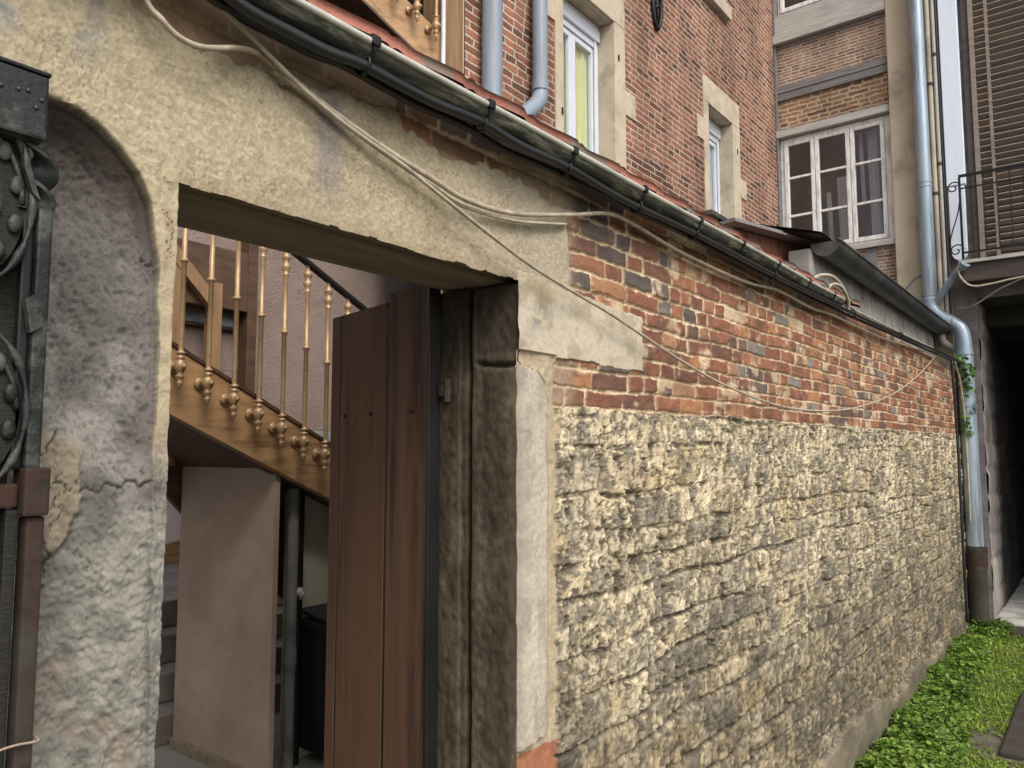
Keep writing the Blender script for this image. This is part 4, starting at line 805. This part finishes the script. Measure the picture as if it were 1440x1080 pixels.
def pvc_window(w, curtain, box=True):
    x0, x1, z0, z1 = w; y = HB+.135
    r = MB(); t = .034
    ztop = z1-.14 if box else z1-.01
    r.box(x0+.004, x0+t, y, y+.06, z0+.01, ztop, .005); r.box(x1-t, x1-.004, y, y+.06, z0+.01, ztop, .005)
    r.box(x0+t, x1-t, y, y+.06, z0+.01, z0+.06, .005); r.box(x0+t, x1-t, y, y+.06, ztop-.05, ztop, .005)
    f = r.build('window_frame', 'upvc', bh)
    r = MB(); a, c2 = x0+t+.004, x1-t-.004; s = .042; mid_ = (a+c2)/2
    for u0, u1 in ((a, mid_-.002), (mid_+.002, c2)):
        r.box(u0, u0+s, y+.012, y+.05, z0+.065, ztop-.055, .006); r.box(u1-s, u1, y+.012, y+.05, z0+.065, ztop-.055, .006)
        r.box(u0+s, u1-s, y+.012, y+.05, z0+.065, z0+.065+s, .006); r.box(u0+s, u1-s, y+.012, y+.05, ztop-.055-s, ztop-.055, .006)
    r.build('casement', 'upvc', f)
    MB().box(a+.02, c2-.02, y+.028, y+.034, z0+.10, ztop-.09).build('pane', 'glass', f)
    if box:
        r = MB(); r.box(x0+.003, x1-.003, y-.022, y+.055, z1-.137, z1-.045, .008); r.box(x0+.003, x1-.003, y-.012, y+.055, z1-.042, z1-.004, .004); r.build('shutter_box', 'upvc', f)
        for u in (x0+.05, x1-.07): MB().box(u, u+.02, y-.012, y+.0, z0+.02, z1-.139, .003).build('guide_rail', 'upvc', f)
    # gathered curtain inside
    vs = []; fs = []; n = 60
    for i in range(n+1):
        u = x0+.02+(x1-x0-.04)*i/n; yy = y+.062+.014*math.sin(i*1.25)+.01*math.sin(i*.47)
        vs += [(u, yy, z0), (u, yy+.006, z1)]
    fs = [(2*i, 2*i+2, 2*i+3, 2*i+1) for i in range(n)]
    MB().add(vs, fs).build('curtain', curtain, f, smooth=True)
pvc_window(W1, 'curtain'); pvc_window(W2, 'net'); pvc_window(W3, 'net', False)
an = MB()
for sx in (1, -1): an.tube([(5.68+sx*(.055+.055*math.sin(a*.5)) if False else 5.68+sx*.075*math.sin(a)*(1-.25*math.cos(a)), HB-.02, 5.42-.17*math.cos(a)) for a in np.linspace(.05, 3.09, 16)], .017, 8)
an.tube([(5.68,HB-.02,5.60),(5.68,HB-.02,5.30)], .012, 8); an.tube([(5.64,HB-.02,5.42),(5.72,HB-.02,5.47)], .014, 8); an.tube([(5.68,HB-.02,5.28),(5.66,HB-.02,5.235)], .012, 8)
an.build('wall_anchor', 'blackmetal', bh, smooth=True)
MB().box(3.04, 3.215, 2.86, 3.02, .25, 7.5, .008).build('corner_post', 'post', bh)
MB().box(3.222, 3.238, 2.875, 3.0, .25, 7.5).build('mortar_strip', 'cream', bh)
p_ = thing('wide_downpipe', 'wide grey downpipe going straight down behind the roof edge by the timber post', 'downpipe', (3.40, 2.79, 2.5))
b = MB(); b.tube([(3.395,2.79,2.3),(3.395,2.79,7.5)], .062, 18); b.build('pipe', 'zinc', p_, smooth='auto')
b = MB(); b.tube([(3.395,2.79,5.0),(3.395,2.79,5.06)], .067, 18); b.build('collar', 'zinc', p_, smooth='auto')
p_ = thing('elbowed_downpipe', 'grey downpipe with a collar and a kinked foot left of the tall window', 'downpipe', (3.88, 2.79, 3.8))
b = MB(); b.tube([(3.885,2.79,4.03),(3.885,2.79,7.5)], .050, 18); b.build('pipe', 'zinc', p_, smooth='auto')
b = MB(); b.tube([(3.885,2.79,3.99),(3.885,2.79,4.05)], .0555, 18); b.build('collar', 'zinc', p_, smooth='auto')
b = MB(); b.tube(smooth_path([(3.885,2.79,4.04),(3.885,2.79,3.96),(3.84,2.785,3.89),(3.74,2.775,3.80),(3.50,2.75,3.60)], 4), .052, 18); b.build('elbow', 'zinc', p_, smooth=True)
w_ = thing('white_conduit', 'thin white conduit beside the timber post of the stair opening', 'conduit', (3.0, 2.83, 3))
MB().tube([(3.012,2.83,2.6),(3.012,2.83,7.5)], .013, 8).build('pipe', 'upvc', w_, smooth='auto')

# ------------------------------------------------------------------ timber-framed house closing the alley
fh = thing('timber_house', 'narrow house front of thin bricks and grey beams with a wide white window', 'house', (FX, 2.1, 0))
def bxf(y0, y1, z0, z1, out, m, name, parent, bev=.004, inn=.10):
    return MB().box(FX-out, FX+inn, y0, y1, z0, z1, bev).build(name, m, parent)
FW = (1.678, 2.842, 3.895, 5.262); UW = (1.69, 2.825, 6.755, 8.2)
b = MB(); holes_wall(b, 1, FX+.012, 1.15, 2.868, 5.30, 9.2, [UW]); b.build('pale_brick_panel', 'brickF', fh)
b = MB(); b.add([(FX+.008,1.66,5.355),(FX+.008,2.868,5.355),(FX+.008,2.868,5.73),(FX+.008,1.66,5.73)], [(0,3,2,1)]); b.build('orange_brick_panel', 'brickO', fh)
b = MB(); b.add([(FX+.012,1.15,2.4),(FX+.012,2.868,2.4),(FX+.012,2.868,3.86),(FX+.012,1.15,3.86)], [(0,3,2,1)]); b.build('lower_brick_panel', 'brickF', fh)
bxf(1.66, 2.866, 5.272, 5.352, .045, 'palebeam', 'lintel_board', fh); bxf(1.66, 2.866, 5.352, 5.375, .012, 'beam', 'beam', fh)
bxf(1.66, 2.866, 5.715, 5.80, .022, 'beam', 'beam', fh); bxf(1.66, 2.866, 5.803, 5.885, .030, 'beam', 'beam', fh)
bxf(1.66, 2.866, 6.345, 6.378, .004, 'beam', 'beam', fh); bxf(1.66, 2.866, 6.392, 6.50, .065, 'palebeam', 'sill_board', fh); bxf(1.66, 2.866, 6.502, 6.74, .03, 'palebeam', 'apron_board', fh)
bxf(2.845, 2.866, 2.5, 9.2, .035, 'beam', 'corner_post', fh); bxf(1.66, 1.69, 5.885, 6.34, .006, 'palebeam', 'beam', fh)
bxf(1.66, 2.86, 3.835, 3.888, .05, 'palebeam', 'window_sill', fh); bxf(1.85, 1.96, 3.40, 3.83, .012, 'beam', 'beam', fh); bxf(1.66, 2.86, 3.33, 3.40, .03, 'beam', 'beam', fh)
bxf(1.175, 1.66, 2.3, 9.2, .075, 'render', 'rendered_pilaster', fh, .012)
def far_window(w, ys_, rows, glassm):
    y0, y1, z0, z1 = w; xf = FX+.03
    f = MB(); f.box(xf, xf+.06, y0, y0+.055, z0, z1, .004); f.box(xf, xf+.06, y1-.045, y1, z0, z1, .004); f.box(xf, xf+.06, y0+.056, y1-.046, z1-.045, z1, .004); f.box(xf, xf+.06, y0+.056, y1-.046, z0, z0+.03, .004)
    fo = f.build('window_frame', 'whitepaint', fh)
    for a, c in ys_:
        s = MB(); st2 = .042
        s.box(xf-.018, xf+.03, a, a+st2, z0+.032, z1-.048, .005); s.box(xf-.018, xf+.03, c-st2, c, z0+.032, z1-.048, .005)
        s.box(xf-.015, xf+.028, a+st2+.001, c-st2-.001, z0+.032, z0+.08, .005); s.box(xf-.015, xf+.028, a+st2+.001, c-st2-.001, z1-.09, z1-.048, .005)
        for z in rows: s.box(xf-.012, xf+.024, a+st2+.001, c-st2-.001, z-.013, z+.013, .003)
        s.build('casement', 'whitepaint', fo)
        MB().box(xf+.006, xf+.011, a+st2*.6, c-st2*.6, z0+.07, z1-.08).build('pane', glassm, fo)
    return fo
fo = far_window(FW, [(1.735,2.083),(2.089,2.458),(2.464,2.795)], [4.79, 4.345], 'glassdark')
for ya, yb, za, zb in ((2.15,2.26,3.9,4.75),(1.83,1.93,3.95,5.2),(2.33,2.38,4.0,4.6),(1.98,2.02,4.4,5.2)):
    vs = []; n = 12
    for i in range(n+1):
        u = ya+(yb-ya)*i/n; xx_ = FX+.20+.012*math.sin(i*1.9); vs += [(xx_, u, za), (xx_+.01, u+.02, zb)]
    MB().add(vs, [(2*i, 2*i+2, 2*i+3, 2*i+1) for i in range(n)]).build('net_curtain', 'net', fo, smooth=True)
fo = far_window(UW, [(1.745,2.25),(2.256,2.79)], [7.3], 'glassdark')
MB().box(FX+.16, FX+.18, 1.75, 2.24, 6.78, 8.1).build('blind', 'blueglass', fo)
MB().box(FX+.9, FX+1.0, 1.2, 2.95, 2.4, 9.2).box(FX+.12, FX+.9, 2.87, 2.95, 2.4, 9.2).box(FX+.12, FX+.9, 1.2, 1.3, 3.4, 9.2).box(FX+.12, FX+.9, 1.3, 2.87, 3.2, 3.3).box(FX+.12, FX+.9, 1.3, 2.87, 5.5, 5.6).build('dim_interior', 'room', fh)

dp = thing('main_downpipe', 'long pale blue-grey downpipe with an S-bend and iron foot at the wall end', 'downpipe', (8.58, 1.06, 0))
px2 = FX-.16
b = MB(); b.tube([(px2,1.348,3.17),(px2,1.358,9.2)], .066, 20); b.build('upper_pipe', 'bluezinc', dp, smooth='auto')
for z in (4.33, 3.17): MB().tube([(px2,1.35,z),(px2,1.35,z+.018)], .071, 20).tube([(px2,1.35,z+.045),(px2,1.35,z+.063)], .071, 20).build('collar', 'bluezinc', dp, smooth='auto')
b = MB(); b.tube(smooth_path([(px2,1.348,3.20),(px2,1.340,3.10),(px2-.005,1.275,3.005),(px2-.012,1.17,2.925),(px2-.016,1.098,2.855),(px2-.02,1.074,2.74),(px2-.02,1.072,2.62)], 5), .069, 20); b.build('s_bend', 'bluezinc', dp, smooth=True)
b = MB(); b.tube([(px2-.02,1.072,2.66),(px2-.02,1.066,.78)], .073, 20); b.build('lower_pipe', 'bluezinc', dp, smooth='auto')
for z in (2.60, 2.10): MB().tube([(px2-.02,1.07,z),(px2-.02,1.07,z+.025)], .079, 20).build('collar', 'bluezinc', dp, smooth='auto')
b = MB(); b.lathe([(.060,0),(.084,0),(.084,.56),(.090,.57),(.090,.60),(.084,.61),(.086,.70),(.093,.71),(.093,.76),(.076,.765)], (px2-.02,1.064,0), 20); b.build('iron_foot', 'castiron', dp, smooth='auto')
MB().tube([(px2-.02,1.066,.60),(px2-.02,1.066,.775)], .096, 20).build('rusty_sleeve', 'rust', dp, smooth='auto')
b = MB(); b.tube(smooth_path([(8.36,1.035,3.43),(8.42,1.10,3.38),(8.48,1.20,3.26),(8.53,1.30,3.14)], 5), .036, 12); b.tube([(8.33,1.00,3.46),(8.365,1.04,3.425)], .046, 12); b.build('branch_pipe', 'bluezinc', dp, smooth='auto')
for i, (y, r_, m, lab) in enumerate(((1.262,.024,'render','slim ochre painted pipe right beside the pale blue-grey downpipe'),(1.212,.017,'palebeam','thin pale pipe between the ochre pipe and the white board'))):
    t = thing('slim_pipe', lab, 'pipe', (FX-.1, y, 3), 'slim pipes on the facade'); b = MB(); b.tube([(FX-.10,y,2.7+.2*i),(FX-.10,y+.004,9.2)], r_, 10); b.build('pipe', m, t, smooth='auto')
    for z in (4.25+.3*i, 5.4+.3*i): MB().tube([(FX-.10,y,z),(FX-.10,y,z+.03)], r_+.006, 10).build('clip', 'castiron', t, smooth='auto')
t = thing('black_service_cable', 'black cable running down the facade along the white board', 'cable', (FX-.1, 1.183, 3))
MB().tube([(FX-.09,1.181,3.0),(FX-.09,1.186,9.2)], .011, 8).build('sheath', 'cable', t, smooth='auto')
t = thing('facade_wire', 'thin grey wire drooping across the ochre pilaster to the downpipe', 'wire', (8.6, 1.5, 3.3))
MB().tube(smooth_path([(8.615,1.66,3.28),(8.612,1.58,3.33),(8.612,1.50,3.42),(8.612,1.43,3.45),(8.60,1.40,3.45)], 5), .005, 6).build('sheath', 'beam', t, smooth='auto')

# ------------------------------------------------------------------ louvred house, balcony and passage on the right
lh = thing('louvred_house', 'house front with grey-brown louvred shutters above a dark open passage', 'house', (FX, -.3, 0))
b = MB(); holes_wall(b, 1, FX, -2.6, 1.17, 0, 9.2, [(-1.45, .965, -1, 3.17), (-1.6, .90, 3.52, 8.9)]); b.build('wall', 'jamb', lh)
# rough passage jamb with uneven stones
yy_, zz_ = np.linspace(0, 1, 60), np.arange(0, 3.2, .03)
Xj, Zj = np.meshgrid(FX+.0+2.6*yy_**1.3, zz_)
nj = fbm(Xj*4, Zj*4, 5, 301); dj, j1, j2 = courses(Xj, Zj, cb(-.2, 3.5, .16, .3, 302), lambda g: g.uniform(.2, .5), 303, .03, .03)
Yj = .972-(ss(0,.05,dj)*.016*(.4+j1)+(nj-.5)*.022)
jc_ = pal(j2, [(0,(.20,.18,.175)),(.5,(.30,.265,.255)),(1,(.36,.33,.305))])*(.55+.9*nj)[..., None]*(1-.88*ss(FX+.2, FX+1.2, Xj))[..., None]  # fade to dark paints the light falloff into the passage
k = np.arange(Xj.size).reshape(Xj.shape); qj = np.stack([k[:-1,:-1],k[:-1,1:],k[1:,1:],k[1:,:-1]], -1).reshape(-1, 4)
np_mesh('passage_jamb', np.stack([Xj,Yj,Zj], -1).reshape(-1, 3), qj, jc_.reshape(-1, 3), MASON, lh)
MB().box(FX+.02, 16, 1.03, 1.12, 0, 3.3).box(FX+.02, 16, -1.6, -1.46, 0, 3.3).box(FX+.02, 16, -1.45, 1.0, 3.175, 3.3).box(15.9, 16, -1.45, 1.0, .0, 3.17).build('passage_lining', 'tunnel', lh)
b = MB()
for x in (9.4, 10.4, 11.4, 12.4): b.box(x, x+.16, -1.44, 1.0, 2.98, 3.172)
b.build('ceiling_beam', 'tunnel', lh)
sh = MB()
sh.box(FX-.045, FX+.01, .868, .912, 3.50, 8.95, .004).box(FX-.045, FX+.01, -.62, -.57, 3.50, 8.95, .004).box(FX-.045, FX+.01, -.565, -.51, 3.50, 8.95, .004).box(FX-.045, FX+.01, -1.62, -1.57, 3.50, 8.95, .004); fr_ = sh.build('shutter_frame', 'louvre', lh)
ml = bmesh.new()
def slats(y0, y1, off, step=.0665):
    z = 3.54+off; s = MB()
    i = 0
    while z < 8.9:
        Ms = Matrix.Translation((FX-.018, 0, z)) @ Matrix.Rotation(R(random.uniform(-3, 3)+38), 4, 'Y')
        s.box(-.030, .030, y0, y1, -.0065, .0065, .002, M=Ms); z += step+random.uniform(-.003, .003); i += 1
    return s
s1_ = slats(.775, .866, .0); s1_.build('narrow_louvre', 'louvre', fr_); 
s2_ = slats(-.566+.0, .742, .012); s2_.build('wide_louvre', 'louvre', fr_); slats(-1.57, -.625, .0).build('wide_louvre', 'louvre', fr_)
MB().box(FX-.040, FX+.008, .743, .774, 3.50, 8.95, .004).build('stile', 'louvre', fr_)
MB().box(FX+.05, FX+.06, -1.6, .90, 3.5, 8.95).build('dark_backing', 'room', lh)
MB().box(FX-.03, FX+.01, .914, .972, 3.50, 9.2, .004).build('purple_reveal', 'balcony', lh)
wb = thing('white_board', 'tall whitish blue painted board fixed upright beside the louvred shutters', 'board', (FX-.08, 1.08, 3.75))
MB().box(FX-.11, FX-.035, .998, 1.162, 4.315, 9.2, .006).build('upper_board', 'bluewhite', wb); 
b = MB(); b.box(FX-.11, FX-.035, 1.012, 1.150, 3.66, 4.30, .006); b.prism([(FX-.11,1.081+.069*math.cos(a),3.656+.10*math.sin(a)) for a in np.linspace(math.pi, 2*math.pi, 14)], (.075,0,0)); b.build('lower_board', 'bluewhite', wb)
bc_ = thing('balcony', 'shallow balcony on a dark beam with a thin iron railing before the shutters', 'balcony', (8.4, 0, 3.4))
MB().box(8.36, FX-.005, -1.9, 1.04, 3.285, 3.455, .008).build('beam', 'balcony', bc_)
MB().box(8.33, FX-.005, -1.9, 1.06, 3.460, 3.492, .004).build('floor_edge', 'palebeam', bc_)
rl = MB(); rl.box(8.372, 8.398, -1.9, 1.03, 4.318, 4.343, .003); r0 = rl.build('top_rail', 'blackmetal', bc_)
MB().box(8.375, 8.395, -1.9, 1.03, 3.565, 3.583, .003).box(8.378, 8.392, -1.9, 1.03, 4.20, 4.212).build('lower_rail', 'blackmetal', bc_)
MB().box(8.374, 8.396, 1.015, 1.035, 3.492, 4.317, .002).build('end_post', 'blackmetal', bc_)
brb = None
for i in range(24):
    y = .93-.105*i
    if brb is None:
        brb = MB().tube([(0,0,0),(0,0,.75)], .0055, 6).build('railing_bar', 'blackmetal', bc_); brb.location = Vector((8.385, y, 3.566))
    else:
        c_ = brb.copy(); C.objects.link(c_); c_.parent = bc_; c_.matrix_parent_inverse = world_of(bc_).inverted(); c_.location = Vector((8.385, y, 3.566))
sc_ = MB()
for cz in (4.22, 3.60):
    sc_.tube([(8.37, 1.075+(.012+.0075*a)*math.cos(a+2), cz+(.012+.0075*a)*math.sin(a+2)) for a in np.linspace(0, 6.6, 34)], .0065, 6)
sc_.tube(smooth_path([(8.37,1.02,4.16),(8.37,1.045,3.98),(8.37,1.10,3.80),(8.37,1.13,3.68)], 5), .006, 6); sc_.build('scroll', 'blackmetal', bc_, smooth=True)
t = thing('balcony_cable', 'pale cable slung under the dark balcony beam', 'cable', (8.3, .6, 3.2))
MB().tube(smooth_path([(8.34,1.07,3.44),(8.34,1.05,3.33),(8.34,.96,3.235),(8.34,.80,3.235),(8.34,.5,3.27),(8.34,-.3,3.30)], 6), .010, 8).build('sheath', 'wire', t, smooth=True)
t = thing('lower_slung_cable', 'second cable sagging lower under the beam into the dark passage', 'cable', (8.4, .6, 3.1))
MB().tube(smooth_path([(8.52,1.12,3.06),(8.45,1.0,3.05),(8.42,.86,3.12),(8.40,.72,3.20),(8.38,.5,3.28)], 6), .009, 8).build('sheath', 'beam', t, smooth=True)

# climbing plant beside the pipe
cl = thing('climbing_plant', 'small green plant growing from the wall joint beside the downpipe bend', 'plant', (8.45, 1.1, 2.1))
MB().tube(smooth_path([(8.47,1.14,2.55),(8.46,1.10,2.4),(8.47,1.09,2.2),(8.45,1.09,2.0),(8.46,1.09,1.85)], 5), .006, 6).build('stem', 'lintel', cl, smooth=True)
n = 120; zl = rng.uniform(1.82, 2.58, n); keep_ = (rng.random(n) < np.where((zl > 2.0) & (zl < 2.1), .3, 1)); zl = zl[keep_]; n = len(zl)
T = np.array([(0,-.5,0),(.42,-.18,.12),(.36,.30,.10),(0,.55,-.02),(-.36,.30,.10),(-.42,-.18,.12)])*.05
vv = []; cc = []; ff = []
for i in range(n):
    e = Euler((rng.uniform(-1.5, 1.5), rng.uniform(-1, 1), rng.uniform(0, 6.28))).to_matrix(); s = rng.uniform(.6, 1.25)
    c0 = Vector((8.44+rng.normal(0, .035), 1.065+rng.normal(0, .035), zl[i])); c0.y = min(c0.y, 1.12)
    vv += [tuple(c0+e @ Vector(q)*s) for q in T]; ff += [(6*i, 6*i+1, 6*i+2, 6*i+3), (6*i, 6*i+3, 6*i+4, 6*i+5)]
    cc += [np.array((.05,.13,.03))*rng.uniform(.5, 2.2)+np.array((.03,.02,0))*rng.random()]*6
np_mesh('foliage', np.array(vv), np.array(ff), np.array(cc), LEAF, cl, smooth=False)

# ------------------------------------------------------------------ camera, sky, sun
cam = bpy.data.cameras.new('camera'); co = bpy.data.objects.new('camera', cam); C.objects.link(co)
cam.sensor_fit = 'HORIZONTAL'; cam.sensor_width = 36; cam.lens = 27; cam.clip_start = .05; cam.clip_end = 500
co.location = (0, 0, 1.67); co.rotation_euler = (R(90+5.03), 0, yaw-R(90)+0.0)
bpy.context.scene.camera = co
SUN_EL, SUN_AZ = R(46), R(-116)      # azimuth measured from +x towards +y
w = bpy.data.worlds.new('World'); bpy.context.scene.world = w; w.use_nodes = True
nt = w.node_tree; bg = nt.nodes['Background']; sky = nt.nodes.new('ShaderNodeTexSky'); sky.sky_type = 'NISHITA'; sky.sun_disc = False
sky.sun_elevation = SUN_EL; sky.sun_rotation = R(90)-SUN_AZ; sky.air_density = 1.0; sky.dust_density = 4.0; sky.ozone_density = .6
hs = nt.nodes.new('ShaderNodeHueSaturation'); hs.inputs['Saturation'].default_value = .38; hs.inputs['Value'].default_value = 1.35
nt.links.new(sky.outputs[0], hs.inputs['Color']); nt.links.new(hs.outputs[0], bg.inputs['Color']); bg.inputs['Strength'].default_value = .15
sd = bpy.data.lights.new('sun', 'SUN'); sd.energy = 1.5; sd.angle = R(22); sd.color = (1., .93, .82); so = bpy.data.objects.new('sun', sd); C.objects.link(so)
sv = Vector((math.cos(SUN_EL)*math.cos(SUN_AZ), math.cos(SUN_EL)*math.sin(SUN_AZ), math.sin(SUN_EL)))
so.rotation_euler = sv.to_track_quat('Z', 'Y').to_euler(); so.location = (4, -8, 12)
sc0 = bpy.context.scene; sc0.view_settings.view_transform = 'Standard'; sc0.view_settings.look = 'None'; sc0.view_settings.exposure = 0; sc0.view_settings.gamma = 1
